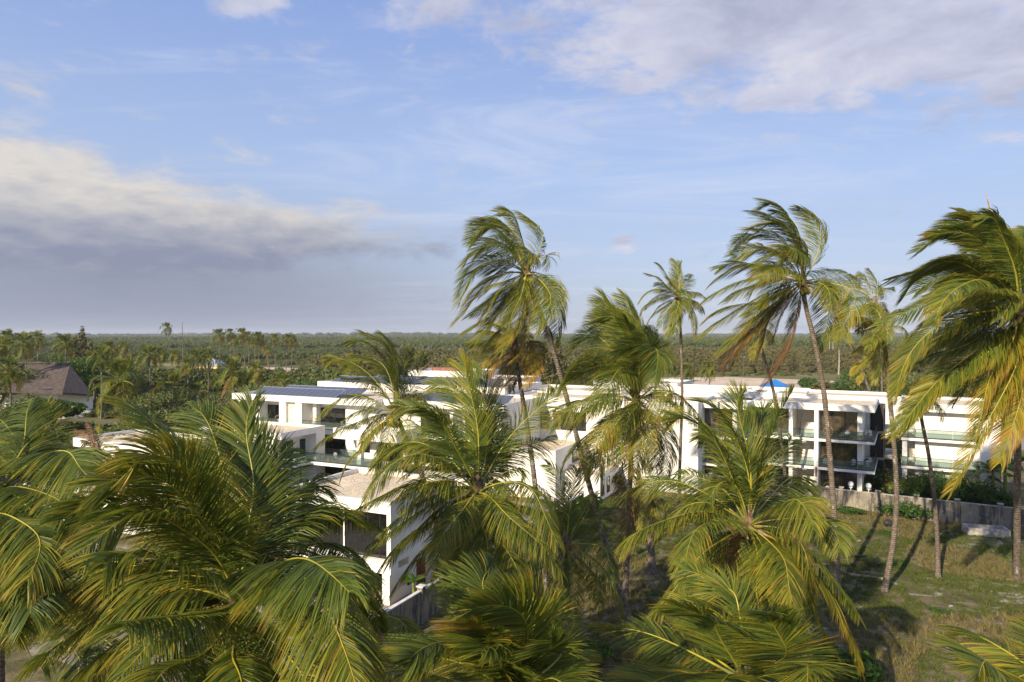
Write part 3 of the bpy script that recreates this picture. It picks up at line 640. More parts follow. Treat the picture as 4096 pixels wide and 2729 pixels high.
# B7/B8: the three-storey twins on the right
def stair_bay(b, u0, u1, z, H, v0, v1):
    st = MB(); n = 9
    for k in range(n): st.box(u0+.9, u1-.1, v1-.4-k*.28, v1-.12-k*.28, z+.03, z+.2+(n-k)*.16) if False else st.box(u0+1.0, u1-.15, v0+.9+k*.24, v0+1.14+k*.24, z+.03, z+.15+k*.165)
    st.build('stair_flight', M['coping'], b.root)
    MB().tube([(u0+.95, v0+.9, z+1.0), (u0+.95, v0+3.0, z+2.4)], .03, 4).tube([(u0+.95, v0+.9, z+.1), (u0+.95, v0+.9, z+1.0)], .03, 4).tube([(u0+.95, v0+2, z+.7), (u0+.95, v0+2, z+1.7)], .03, 4).build('handrail', M['wood'], b.root)
def big_block(corner_px, th, label, seedn, px=None, z=ZT):
    p = atz(*corner_px, z)
    L = 17.2
    b = Bld('apartment_building', p - np.array([math.cos(R(th)), -math.sin(R(th)), 0]) * L, th, label)
    H = 3.2; zl = [.15, 3.35, 6.6]
    if px: wr, s1, s0 = (b.U(q) for q in px)
    else: wr, s1, s0 = L-1.35, L-6.0, L-8.1      # right end of the body and the stair bay; balconies run on past it
    roofslab(b, 0, L, 0, 10.4, z, .72)
    b.box('roof_bench', M['white'], .3, 1.2, 3.0, 4.4, z-.27, z+.05)
    b.box('core_wall', M['white'], .3, s0, 3.0, 10.3, 0, z-.722); b.box('core_wall', M['white'], s1, wr, 1.7, 10.3, 0, z-.722)
    b.box('stair_back_wall', M['white'], s0+.002, s1-.002, 4.4, 10.2, 0, z-.723)
    b.boxes('main_pier', M['white'], [(s1, s1+.42, -.02, 1.698, .0, z-.722)]); b.boxes('main_pier', M['white'], [(s0-.42, s0-.003, -.02, 2.998, .0, z-.722)]); b.boxes('main_pier', M['white'], [(.3, .7, .3, 2.998, 0, z-.722)])
    b.boxes('stair_cheek', M['white'], [(s1-.2, s1-.004, 1.7, 4.398, 0, z-.723)])
    b.boxes('loggia_pier', M['white'], [(wr-.5, wr-.001, 1.0, 1.698, 0, z-.722)])
    for k in range(3):
        zz = zl[k]; top = zl[k+1]-.3 if k < 2 else z-.722
        if k:
            b.box('floor_slab', M['white'], s1+.421, L, .0, 1.697, zz-.3, zz); b.box('floor_slab', M['white'], wr+.001, L, 1.699, 10.2, zz-.3, zz)
            b.box('floor_slab', M['white'], s0, s1, .02, 1.9, zz-.3, zz); b.box('floor_slab', M['white'], .702, s0-.423, .0, 2.997, zz-.3, zz)
            b.box('terrace_floor', M['slab'], s1+.43, L-.12, .1, 1.69, zz+.002, zz+.03); b.box('terrace_floor', M['slab'], wr+.01, L-.12, 1.7, 10.1, zz+.002, zz+.03)
            b.rail([(s1+.45, .08), (L-.08, .08), (L-.08, 10)], zz); b.rail([(s0+.05, .1), (s1-.05, .1)], zz); b.rail([(.75, .1), (s0-.45, .1)], zz)
        stair_bay(b, s0-.3, s1, zz, 3.2, 0, 4.4)
        b.window(s1+.55, wr-.53, zz+.05, top-.05, 1.7, 3); b.window(1.2, s0-.6, zz+.05, top-.05, 3.0, 4)
        unit('air_conditioner', b, wr+.42, 5.2, zz+.03, ['ground floor', 'middle floor', 'top floor'][k] + ' air conditioner at the side of ' + seedn, .8, 'v', 'air conditioners')
        dd = b.boxes('side_door', M['black'], [(wr+.5, wr+1.9, 10.18, 10.26, zz+.03, top)])
    b.box('side_back_wall', M['white'], wr+.002, L-.9, 10.3, 10.6, 0, z-.8)
    b.boxes('name_plaque', M['pergola'], [(s1+.08, s1+.34, -.05, -.02, 2.2, 3.3)])
    # rear half, a little wider
    b.box('rear_core_wall', M['white'], .8, L+.6, 11.4, 18.6, 0, z-.55); roofslab(b, .4, L+1.2, 10.75, 19.2, z+.15, .72)
    for k in (1, 2): b.box('rear_floor_slab', M['white'], L+.602, L+1.9, 11.4, 18.6, zl[k]-.3, zl[k]); b.rail([(L+1.8, 11.5), (L+1.8, 18.5)], zl[k])
    for k in range(3): b.boxes('rear_door', M['black'], [(L+.6, L+.66, 12.5, 16.5, zl[k]+.03, zl[k]+2.6)]); b.boxes('rear_front_door', M['black'], [(L-.88, L+.55, 11.3, 11.39, zl[k]+.03, zl[k]+2.7)])
    return b, wr, s0, s1, zl, L
b8, wr, s0, s1, zl, L8 = big_block((3500, 1626), 30, 'white three storey apartment block on the right with open stairs and glass balconies', 'the right hand apartment block', (3449, 3259, 3172))
egg_chair(b8, s1+1.35, .95, zl[2]+.03, 'rattan egg chair on the top balcony behind the tall palm trunk'); egg_chair(b8, s1+1.1, .95, zl[1]+.03, 'rattan egg chair on the middle balcony left of the tall palm trunk'); egg_chair(b8, s1+1.35, .95, zl[0]+.03, 'rattan egg chair on the ground floor terrace beside the tall palm trunk')
chair(b8, wr-.9, .75, zl[1]+.03, 'white oval backed chair left of the wicker table on the middle balcony', -10); chair(b8, wr+.6, .7, zl[1]+.03, 'white oval backed chair right of the wicker table on the middle balcony', 10); basket_table(b8, wr-.15, .6, zl[1]+.03, 'wicker table on the middle balcony of the right block')
chair(b8, wr+.6, .7, zl[2]+.03, 'white chair with a towel beside the top balcony wicker table', 40); basket_table(b8, wr-.25, .6, zl[2]+.03, 'wicker table on the top balcony of the right block')
sr = empty('baby_stroller', b8.world(wr-1.5, .9, zl[2]+.03), 'dark stroller with a striped hood parked on the top balcony', 'stroller', None, 0)
MB().ball((0, 0, .75), .28, 10, 6, (1, .9, .9)).build('hood', M['whitecloth'], sr); MB().box(-.22, .22, -.35, .2, .35, .5).build('seat', M['dark'], sr); MB().tube([(-.25, -.4, .12), (-.25, .35, 1.0)], .02, 4).tube([(.25, -.4, .12), (.25, .35, 1.0)], .02, 4).build('frame', M['steel'], sr)
for sx in (-.25, .25):
    for sy in (-.38, .25): MB().tube([(sx-.02, sy, .1), (sx+.02, sy, .1)], .1, 10).build('wheel', M['black'], sr)
tw = MB().face([(0, 0, 0), (.35, -.03, 0), (.42, -.05, .75), (.12, 0, .78)]).build('towel', plain('pink_towel', (.7, .35, .38), .9, .2, 3)); tw.location = b8.world(wr+.35, .42, zl[2]+.12); tag(tw, 'pink and yellow towel hanging beside the chair on the top balcony', 'towel')
for i, (uu, lb) in enumerate([(wr-1.0, 'left'), (wr+.75, 'right')]):
    lm = empty('globe_lamp', b8.world(uu, -1.3, 0), lb + ' one of the two white globe garden lamps behind the stained wall', 'lamp', 'white globe garden lamps'); MB().tube([(0, 0, 0), (0, 0, 1.6)], .06, 6).tube([(0, 0, 1.6), (0, 0, 1.68)], .2, 10).build('post', M['metalw'], lm); MB().ball((0, 0, 1.98), .3, 12, 8, (1, 1, 1.1)).build('globe', M['metalw'], lm, True)
p7 = atz(3037, 1570, ZT)
b7, wr7, s07, s17, zl7, L7 = big_block((2990, 1615), 29, 'white three storey apartment block in the middle right, mostly behind palm crowns', 'the middle right apartment block')
egg_chair(b7, s17+1.2, .95, zl7[0]+.03, 'rattan egg chair on the ground floor terrace seen under the palm fronds'); egg_chair(b7, wr7+1.2, .95, zl7[0]+.03, 'orange rattan egg chair near the gap left of the open stairs')
b7b = Bld('apartment_building', b7.world(-16, 4.0, 0), 29, 'white three storey block left of the twin blocks behind the coconut laden palm', 'building')
b7b.box('core_wall', M['white'], .3, 15.4, 2, 12, 0, ZT-.73); roofslab(b7b, 0, 15.7, 0, 12.3, ZT, .72)
for k in range(3): b7b.window(.8, 4.6, zl[k]+.1, zl[k]+2.5, 2, 3); b7b.window(5.6, 9.4, zl[k]+.1, zl[k]+2.5, 2, 3); b7b.window(10.4, 14.9, zl[k]+.1, zl[k]+2.5, 2, 3); b7b.boxes('pier', M['white'], [(u_, u_+.4, .12, 1.997, zl[k]+.001, zl[k]+2.9) for u_ in (4.9, 9.7, 15.0)])
for k in (1, 2): b7b.box('floor_slab', M['white'], .3, 15.4, .1, 1.998, zl[k]-.3, zl[k]); b7b.rail([(.3, .15), (15.3, .15)], zl[k])
b7c = Bld('apartment_building', atz(2560, 1530, ZT+.3), 29, 'far white block with a grey side parapet in front of the sand field', 'building')
b7c.box('body_wall', M['white'], -8, 6, 0, 9, 0, ZT-.1); b7c.parapet(-8, 6, 0, 9, ZT-.099, ZT+.3); b7c.roof(-7.8, 5.8, .22, 8.8, ZT)
# B9: rightmost block
z6 = 6.6; p = atz(3605, 1750, z6); b9 = Bld('apartment_building', p, 30, 'rightmost white apartment block with a blank front wall behind green glass balconies', 'building')
L9 = 9.2
b9.box('blank_wall', M['white'], 1.4, L9, 1.2, 11, 0, ZT-.9); b9.box('left_pier', M['white'], .1, .6, .3, 1.2, 0, ZT-.9); b9.box('left_back_wall', M['beige'], .3, 1.398, 2.6, 11, 0, ZT-.9)
roofslab(b9, 0, L9+.3, 0, 11.4, ZT, .9); b9.box('end_wall', M['white'], L9-1.6, L9+.2, -.1, 1.198, 0, ZT-.905)
for k, zz in ((1, 3.35), (2, 6.6)):
    b9.box('floor_slab', M['white'], 0, L9-1.61, 0, 1.199, zz-.3, zz); b9.box('terrace_floor', M['slab'], .1, L9-1.7, .1, 1.19, zz+.002, zz+.03); b9.rail([(.05, 1.1), (.05, .08), (L9-1.7, .08)], zz, 1.05, 2.2)
b9.box('floor_slab', M['white'], 0, .299, 1.2, 6, 3.05, 3.35)
egg_chair(b9, .95, 1.0, 3.38, 'rattan egg chair on the middle floor of the rightmost block'); egg_chair(b9, .95, 1.0, .2, 'large rattan egg chair on the ground floor of the rightmost block'); egg_chair(b9, .95, 1.0, 6.63, 'rattan egg chair on the top floor of the rightmost block under the yellow fronds')
for zz, nm in ((3.38, 'middle'), (6.63, 'top')): basket_table(b9, .8, .5, zz, 'small wicker table on the ' + nm + ' floor corner of the rightmost block')
for k, uu in enumerate((1.2, 4.2)): b9.boxes('roof_chair_rail', M['steel'], [(uu, uu+.05, 3, 3.05, ZT, ZT+.3)])
# far white wall with gate between the right blocks
gw = Bld('gate_building', atz(3545, 1640, 5.0), 28, 'white annex building seen through the gap between the two right blocks'); gw.box('body_wall', M['white'], -3, 4.5, 0, 8, 0, 6.2); gw.parapet(-3.2, 4.7, -.2, 8.2, 6.201, 6.8)
gt = empty('metal_gate', atz(3558, 1790, 0), 'black barred metal gate at the end of the lane', 'gate', None, -R(28))
for k in range(16): MB().box(k*.28, k*.28+.04, 0, .04, .1, 2.3).build('bar', M['black'], gt)
MB().box(0, 4.3, 0, .05, .05, .1).box(0, 4.3, 0, .05, 2.3, 2.36).build('frame', M['black'], gt)

# ---------------------------------------------------------------- compound wall
def comp_wall(name, A, B, n, label, h=2.2, capw=False, mw='dirty'):
    A = np.array([A[0], A[1], 0.]); B = np.array([B[0], B[1], 0.]); d = B - A; L = np.linalg.norm(d); d /= L
    o = empty(name, A, label, 'wall', None, math.atan2(d[1], d[0]))
    for k in range(n):
        x0, x1 = L*k/n, L*(k+1)/n
        MB().box(x0+.2, x1-.2, -.1, .1, -.4, h-.15).build('wall_panel', M[mw], o)
        MB().box(x0+.19, x1-.19, -.13, .13, h-.149, h-.08).build('coping', M['coping' if capw else 'concrete'], o)
    for k in range(n+1):
        x = L*k/n; p_ = MB().box(x-.2, x+.2, -.2, .2, -.4, h+.12).build('pillar', M[mw], o); MB().box(x-.25, x+.25, -.25, .25, h+.121, h+.18).build('pillar_cap', M['concrete'] if not capw else M['coping'], p_)
    return o
A = atz(4096, 2032, 2.2); B = atz(3178, 1934, 2.2)
dv = (B - A); Ccorner = A + dv * 1.62
WL0, WL1 = A.copy(), Ccorner.copy()
comp_wall('boundary_wall', A - dv*.25, Ccorner, 11, 'long stained grey boundary wall with pillars between the dry field and the white blocks')
A2 = atz(1550, 2434, 2.2); B2 = atz(1782, 2296, 2.2); d2 = (B2-A2)/np.linalg.norm(B2-A2)
comp_wall('boundary_wall', A2 - d2*9, A2 + d2*33, 10, 'dark stained boundary wall with white coping beside the nearest villa', capw=True)

# concrete trough
tr = empty('concrete_trough', atz(3872, 2142, 0), 'empty weathered concrete trough lying in the dry grass', 'trough', None, -R(16))
for nm, bx in (('front_wall', (-.0, 3.4, 0, .16, -.05, .7)), ('back_wall', (0, 3.4, 1.5, 1.66, -.05, .7)), ('end_wall', (0, .2, .161, 1.499, -.05, .7)), ('end_wall', (3.2, 3.4, .161, 1.499, -.05, .7)), ('floor', (.2, 3.2, .161, 1.499, -.05, .1))): MB().box(*bx).build(nm, M['concrete'], tr)

# ---------------------------------------------------------------- distant built things
def thatch_house():
    D = 150.; g = lambda x, y, D_: at(x, y, D_)
    o = empty('thatched_building', at(200, 1620, D)*[1, 1, 0], 'large brown thatched roof building behind the left palms', 'building')
    base = np.array(o.location)
    P = lambda x, y, D_: tuple(at(x, y, D_) - base)
    r0, r1 = P(60, 1455, D+6), P(279, 1459, D+6)
    e = [P(-40, 1560, D-4), P(250, 1570, D-4), P(372, 1578, D+2), P(330, 1540, D+18), P(0, 1535, D+18)]
    mb = MB(); th = np.array([0, 0, -.45])
    top = [r0, r1] + e
    for f in ((0, 2, 3, 1), (1, 3, 4), (1, 4, 5), (0, 1, 5, 6), (0, 6, 2)): mb.face([top[i] for i in f])
    low = [tuple(np.array(q) + th) for q in e]
    for i in range(5): mb.face([e[i], low[i], low[(i+1) % 5], e[(i+1) % 5]])
    mb.face(low)
    rf = mb.build('roof', M['thatch'], o)
    MB().tube([tuple(np.array(r0)+[0, 0, .12]), tuple((np.array(r0)+r1)/2+[0, 0, .28]), tuple(np.array(r1)+[0, 0, .12])], .3, 6).build('ridge_roll', M['thatch'], rf)
    g0 = P(108, 1512, D-7); MB().face([g0, P(134, 1533, D-6), P(82, 1535, D-6)]).build('small_gable', M['thatch'], rf)
    w = MB(); z0 = -base[2]; q = [np.array(P(230, 1575, D)), np.array(P(372, 1578, D+4)), np.array(P(330, 1545, D+17)), np.array(P(0, 1545, D+17)), np.array(P(-30, 1565, D))]
    for i in range(5): a, b_ = q[i], q[(i+1) % 5]; w.face([(a[0], a[1], z0), (b_[0], b_[1], z0), tuple(b_), tuple(a)])
    w.build('wall', M['white'], o)
thatch_house()
def gable_house(name, x0, x1, yb, D, hgt, depth, rise, th, mroof, mwall, label, hip=True):
    a = at(x0, 1400, D); c = at(x1, 1400, D); W = c[0]-a[0]
    o = empty(name, (a[0], a[1], 0), label, 'house', None, -R(th)); e = .5
    MB().box(0, W, 0, depth, 0, hgt).build('wall', M[mwall], o); hx = W*.28 if hip else 0
    MB().hexa([(-e, -e, hgt), (W+e, -e, hgt), (W+e, depth+e, hgt), (-e, depth+e, hgt)], [(hx, depth/2-.05, hgt+rise), (W-hx, depth/2-.05, hgt+rise), (W-hx, depth/2+.05, hgt+rise), (hx, depth/2+.05, hgt+rise)]).build('roof', M[mroof], o)
    MB().box(W*.2, W*.32, -.05, 0, 1, 2.2).build('window', M['dark'], o); MB().box(W*.6, W*.7, -.05, 0, 0, 2.1).build('door', M['dark'], o)
gable_house('house', 763, 872, 1458, 340, 3.0, 12, 3.4, 5, 'tin', 'yellow', 'small hut with a pale tin pyramid roof behind two palms')
gable_house('house', 1262, 1480, 1516, 225, 3.9, 11, 2.4, 20, 'tin', 'yellow', 'grey tin roofed house with yellow walls behind the solar panels')
0 and gable_house('house', 1000, 1050, 1490, 420, 3, 8, 1.5, 0, 'tin', 'white', 'tiny pale hut beyond the bare ground')
bt = empty('market_tent', atz(3100, 1640, 0), 'bright blue pyramid tent roof behind the right blocks', 'tent', None, -R(20))
D_ = bt.location.y; hh = 18.5 - 177*D_/2730.; ww = 165*D_/2730.
bt2 = MB(); zc = 18.5 - 221*D_/2730.
bt2.hexa([(-ww/2, -ww/2, zc), (ww/2, -ww/2, zc), (ww/2, ww/2, zc), (-ww/2, ww/2, zc)], [(-.05, -.05, hh), (.05, -.05, hh), (.05, .05, hh), (-.05, .05, hh)]).build('canopy', M['blue'], bt)
for sx in (-1, 1):
    for sy in (-1, 1): MB().tube([(sx*ww*.45, sy*ww*.45, 0), (sx*ww*.45, sy*ww*.45, zc)], .08, 6).build('post', M['steel'], bt)
tk = empty('parked_truck', atz(1040, 1500, 0), 'orange red truck parked on the bare ground among thin palms', 'truck', None, R(12))
MB().box(0, 2.6, 0, 2.2, .9, 2.9).build('cargo_box', M['orange'], tk); MB().hexa([(2.7, .1, .7), (4.0, .1, .7), (4.0, 2.1, .7), (2.7, 2.1, .7)], [(2.8, .2, 2.5), (3.6, .2, 2.4), (3.6, 2, 2.4), (2.8, 2, 2.5)]).build('cab', M['orange'], tk)
for xx in (.7, 3.3): MB().tube([(xx, -.05, .45), (xx, .2, .45)], .45, 10).build('wheel', M['black'], tk)
cr = MB(); 
fg = empty('goal_frame', atz(3370, 1548, 0), 'thin grey football goal frame at the edge of the sand field', 'goal'); MB().tube([(0, 0, 0), (0, 0, 4.6), (2.0, 0, 4.4), (2.4, 0, .8)], .07, 5).tube([(0, 0, 2.4), (2.2, 0, 2.4)], .04, 4).tube([(0, 1.5, 0), (0, 0, 4.6)], .05, 4).build('frame', M['steel'], fg)
tp = MB().box(0, 5, 0, .4, 0, 3).build('tarp', M['bluem']); tp.location = atz(655, 1620, 0); tag(tp, 'blue tarpaulin and pale sheet glimpsed behind the big front palm', 'tarp')
tb = MB().box(0, .9, 0, .3, 0, 1.6).build('tarp', M['bluem']); tb.location = at(70, 2600, 30)*[1, 1, 0]; tag(tb, 'blue pool screen glimpsed at the lower left under the fronds', 'tarp')
# poles and wires
def pole(x, yb, ytop, label, arm=1.6):
    b_ = atz(x, yb, 0); h = 18.5 - (ytop-1340)*b_[1]/2730.; o = empty('utility_pole', b_, label, 'utility pole', 'utility poles')
    MB().tube([(0, 0, 0), (0, 0, h)], [.17, .11], 6).build('post', M['bark'], o)
    if arm: MB().box(-arm/2, arm/2, -.06, .06, h-.5, h-.35).build('crossarm', M['bark'], o)
    for q in (-.6, 0, .6):
        if arm: MB().tube([(q*arm*.7, 0, h-.35), (q*arm*.7, 0, h-.15)], .06, 5).build('insulator', M['metalw'], o)
    return b_, h
PL = [pole(1241, 1534, 1457, 'dark utility pole with crossarm behind the solar roof'), pole(2973, 1511, 1425, 'double utility pole beyond the sand field'), pole(727, 1492, 1440, 'short utility pole beside the tin roofed hut')]
pole(716, 1495, 1445, 'second short pole left of the tin roofed hut', 0); pole(3200, 1500, 1452, 'short distant pole right of the sand field', 0)
cr = MB().tube([(0, 0, 0), (.5, 0, 12), (0.2, 0, 24.6)], [.28, .2, .1], 6).build('bare_palm_trunk', M['bark']); cr.location = atz(728, 1490, 0); tag(cr, 'tall bare leafless palm trunk rising above the horizon', 'dead tree')
def wire(a, b_, sag, label, n=14, r=.028):
    a, b_ = np.array(a), np.array(b_); pts = [tuple(a + (b_-a)*t + np.array([0, 0, -sag*4*t*(1-t)])) for t in np.linspace(0, 1, n)]
    o = MB().tube(pts, r, 3).build('power_line', M['steel']); tag(o, label, 'power line', 'thin power lines')
wire(at(2500, 1447, 290), at(3560, 1448, 290), 1.2, 'power line crossing in front of the dark trees on the right')
wire(at(700, 1420, 300), at(1236, 1458, 262), 1., 'upper power line running left from the crossarm pole'); wire(at(960, 1448, 300), at(1244, 1460, 262), .8, 'lower power line running left from the crossarm pole')
wire(at(1244, 1458, 262), at(1700, 1490, 180), 1.5, 'power line running right from the crossarm pole'); wire(at(1700, 1436, 300), at(2500, 1447, 290), 1., 'distant power line across the middle scrub')
# ---------------------------------------------------------------- palms
WIND = np.array([-1., .25, .05]); WIND /= np.linalg.norm(WIND)
def nrm(a): return a / (np.linalg.norm(a, axis=-1, keepdims=True) + 1e-9)
def frond_geo(P, L, seed, dry=.2, nleaf=80, ll=1.15, wid=.05, wind=.5, grav=.55, face=None, segs=3, twist=0., rr=.035, ragged=.5):
    """rachis quads and leaflet quads for one frond along the points P; returns (V,Q,dry) twice"""
    g = np.random.default_rng(seed); P = np.asarray(P, float); n = len(P)
    T = nrm(np.gradient(P, axis=0)); ch = P[-1] - P[0]; hz = np.array([ch[0], ch[1], 0.]); 
    if np.linalg.norm(hz) < .15 * L: hz = np.array([ch[0] + .2, ch[1] - .6, 0])
    hz = hz / np.linalg.norm(hz); S = np.cross(hz, [0, 0, 1.]); S = np.tile(S, (n, 1)); S = nrm(S - (S*T).sum(1)[:, None]*T)
    up = max(0., ch[2] / np.linalg.norm(ch)); f = face if face is not None else (.32 + .5 * up)
    view = nrm(P * [1, 1, 0]); Sv = nrm(np.cross(T, view)); sg = np.sign((Sv*S).sum(1)); sg[sg == 0] = 1; Sv *= sg[n//2]
    S = nrm(S*(1-f) + Sv*f); S = nrm(S - (S*T).sum(1)[:, None]*T); N = np.cross(S, T)
    if N[0:n//2, 2].mean() < 0 and up < .75: N = -N
    if twist: S, N = S*math.cos(twist) + N*math.sin(twist), N*math.cos(twist) - S*math.sin(twist)
    grav = grav * (.30 + 1.1*(1-up)); wind = wind * (.55 + .75*up)
    # rachis
    k = 5; tt = np.linspace(0, 1, n); rad = rr * (1.0 - .93*tt**.8) * (1 + 1.1*np.exp(-tt*14))
    ang = np.arange(k) * 2 * math.pi / k
    RV = P[:, None, :] + rad[:, None, None] * (S[:, None, :]*np.cos(ang)[None, :, None]*1.15 + N[:, None, :]*np.sin(ang)[None, :, None]*.8)
    i, j = np.meshgrid(np.arange(n-1), np.arange(k), indexing='ij'); i = i.ravel(); j = j.ravel(); j2 = (j+1) % k
    RQ = np.stack([i*k+j, i*k+j2, (i+1)*k+j2, (i+1)*k+j], 1); Rd = np.repeat(np.clip(np.where(tt < .1, .0, dry + .12 + .1*tt), 0, 1), k)
    # leaflets
    t0 = .13; t = np.linspace(t0, .995, nleaf); t = np.concatenate([t, t]) + g.normal(0, .3/nleaf, 2*nleaf); t = np.clip(t, t0, .998); side = np.repeat([1., -1.], nleaf)
    keep = g.random(2*nleaf) > .03 * ragged; # torn gaps
    for _ in range(int(ragged * 3)):
        c = g.uniform(.25, .95); keep &= ~((np.abs(t-c) < g.uniform(.004, .014)) & (side == g.choice([-1., 1.])))
    t = t[keep]; side = side[keep]; m = len(t)
    def ip(A): return np.stack([np.interp(t, tt, A[:, q]) for q in range(3)], 1)
    p, Tt, St, Nt = ip(P), nrm(ip(T)), nrm(ip(S)), nrm(ip(N)); p = p + St*(side*np.interp(t, tt, rad))[:, None]*.8 - Nt*(np.interp(t, tt, rad)*.35)[:, None]
    u = (t - t0) / (1 - t0); ln = ll * (np.clip(u/.14, 0, 1)**.6 * .4 + .6) * (1 - .58*np.clip((u-.5)/.5, 0, 1)**1.6) * g.uniform(.88, 1.08, m)
    al = np.radians((68 - 34*u)*(1 - .32*up) + g.normal(0, 4, m))
    # neighbouring leaflets cling together in clumps
    cl = np.interp(t, np.linspace(0, 1, 24), g.normal(0, 1, 24)); cl2 = np.interp(t, np.linspace(0, 1, 24), g.normal(0, 1, 24))
    lift = .06 + .07*cl2
    d = nrm(St*(side*np.sin(al))[:, None] + Tt*np.cos(al)[:, None] + Nt*lift[:, None] + g.normal(0, .035, (m, 3)) + cl[:, None]*.03*Tt)
    bw = wind * (.75 + .25*np.clip(cl*.5 + .6, 0, 1.4)) * (1 + .5 * u)
    bend = np.array([0, 0, -1.])*(grav*(1 + .15*cl2))[:, None] + WIND*bw[:, None]
    K = segs + 1; rows = [p]; dirs = [nrm(d + bend * .12)]
    for q in range(segs):
        dq = nrm(d + bend * ((q + .6) / segs) * 1.35); rows.append(rows[-1] + dq * (ln/segs)[:, None]); dirs.append(dq)
    Wp = np.array([.55, 1.0, .8, .1] if segs == 3 else ([.7, .9, .12] if segs == 2 else [.6, .95, 1, .65, .08])) * wid * .5
    nn = nrm(Nt + g.normal(0, .45, (m, 3)))
    V = []
    for q in range(K):
        wv = nrm(np.cross(dirs[min(q+1, K-1)], nn)) * Wp[q]; V += [rows[q] - wv, rows[q] + wv]
    V = np.stack(V, 1); off = (np.arange(m) * 2*K)[:, None]
    Q = np.concatenate([off + np.array([2*q, 2*q+1, 2*q+3, 2*q+2]) for q in range(segs)], 0)
    dl = np.clip(dry + g.normal(0, .085, m) + .08*cl + .35*(g.random(m) < .035), 0, 1); tipd = (np.arange(K)/segs)**2
    dv = dl[:, None] + tipd[None, :] * (.14 + .35*g.random(m)**3 + .25*np.clip(dry-.2, 0, 1))[:, None] + (.12*np.clip(dry, 0, .6)*u)[:, None]
    dv = np.repeat(np.clip(dv, 0, 1), 2, axis=1)
    return (RV.reshape(-1, 3), RQ, Rd), (V.reshape(-1, 3), Q, dv.ravel())
def bez(p0, pm, p2, n=24):
    c = 2*pm - (p0+p2)/2; t = np.linspace(0, 1, n)[:, None]; L_ = np.linalg.norm(p2-p0); q = rng.normal(0, 1, 3)*.022*L_; q2 = rng.normal(0, 1, 3)*.014*L_
    return (1-t)**2*p0 + 2*t*(1-t)*c + t*t*p2 + np.sin(t*math.pi*2)*q*(t**.5) + np.sin(t*math.pi*3)*q2*t - np.array([0, 0, .03*L_])*np.clip(t-.7, 0, 1)**2*11
def trunk_mesh(pts, r0, r1, flare=1.7, k=10, step=.16):
    """ringed coconut trunk along points from base to crown"""
    pts = np.array(pts, float); s = np.r_[0, np.cumsum(np.linalg.norm(np.diff(pts, axis=0), axis=1))]; n = int(s[-1]/step) + 2
    # smooth interpolation
    q = np.linspace(0, s[-1], n); P = np.stack([np.interp(q, s, pts[:, c]) for c in range(3)], 1)
    for _ in range(int(n*.6)): P[1:-1] = P[1:-1]*.5 + (P[:-2] + P[2:])*.25
    t = q / s[-1]; rad = r0*(1-t) + r1*t; rad *= 1 + (flare-1)*np.exp(-q/.7) ; rad *= 1 + .035*np.where(np.arange(n) % 2, 1, -1) + rng.normal(0, .012, n)
    T = nrm(np.gradient(P, axis=0)); A = nrm(np.cross(T, [0, 1., 0])); B = np.cross(T, A); ang = np.arange(k)*2*math.pi/k
    V = P[:, None] + rad[:, None, None]*(A[:, None]*np.cos(ang)[None, :, None] + B[:, None]*np.sin(ang)[None, :, None])
    i, j = np.meshgrid(np.arange(n-1), np.arange(k), indexing='ij'); i, j = i.ravel(), j.ravel(); j2 = (j+1) % k
    return V.reshape(-1, 3), np.stack([i*k+j, i*k+j2, (i+1)*k+j2, (i+1)*k+j], 1)
NUT = MB().ball((0, 0, 0), .13, 9, 7, (1, 1, 1.25)).mesh('coconut', True)
NUTS = {}
for kx in ('nut_g', 'nut_y', 'nut_o'):
    me = NUT.copy(); me.materials.clear(); me.materials.append(M[kx]); NUTS[kx] = me
FC = [0]
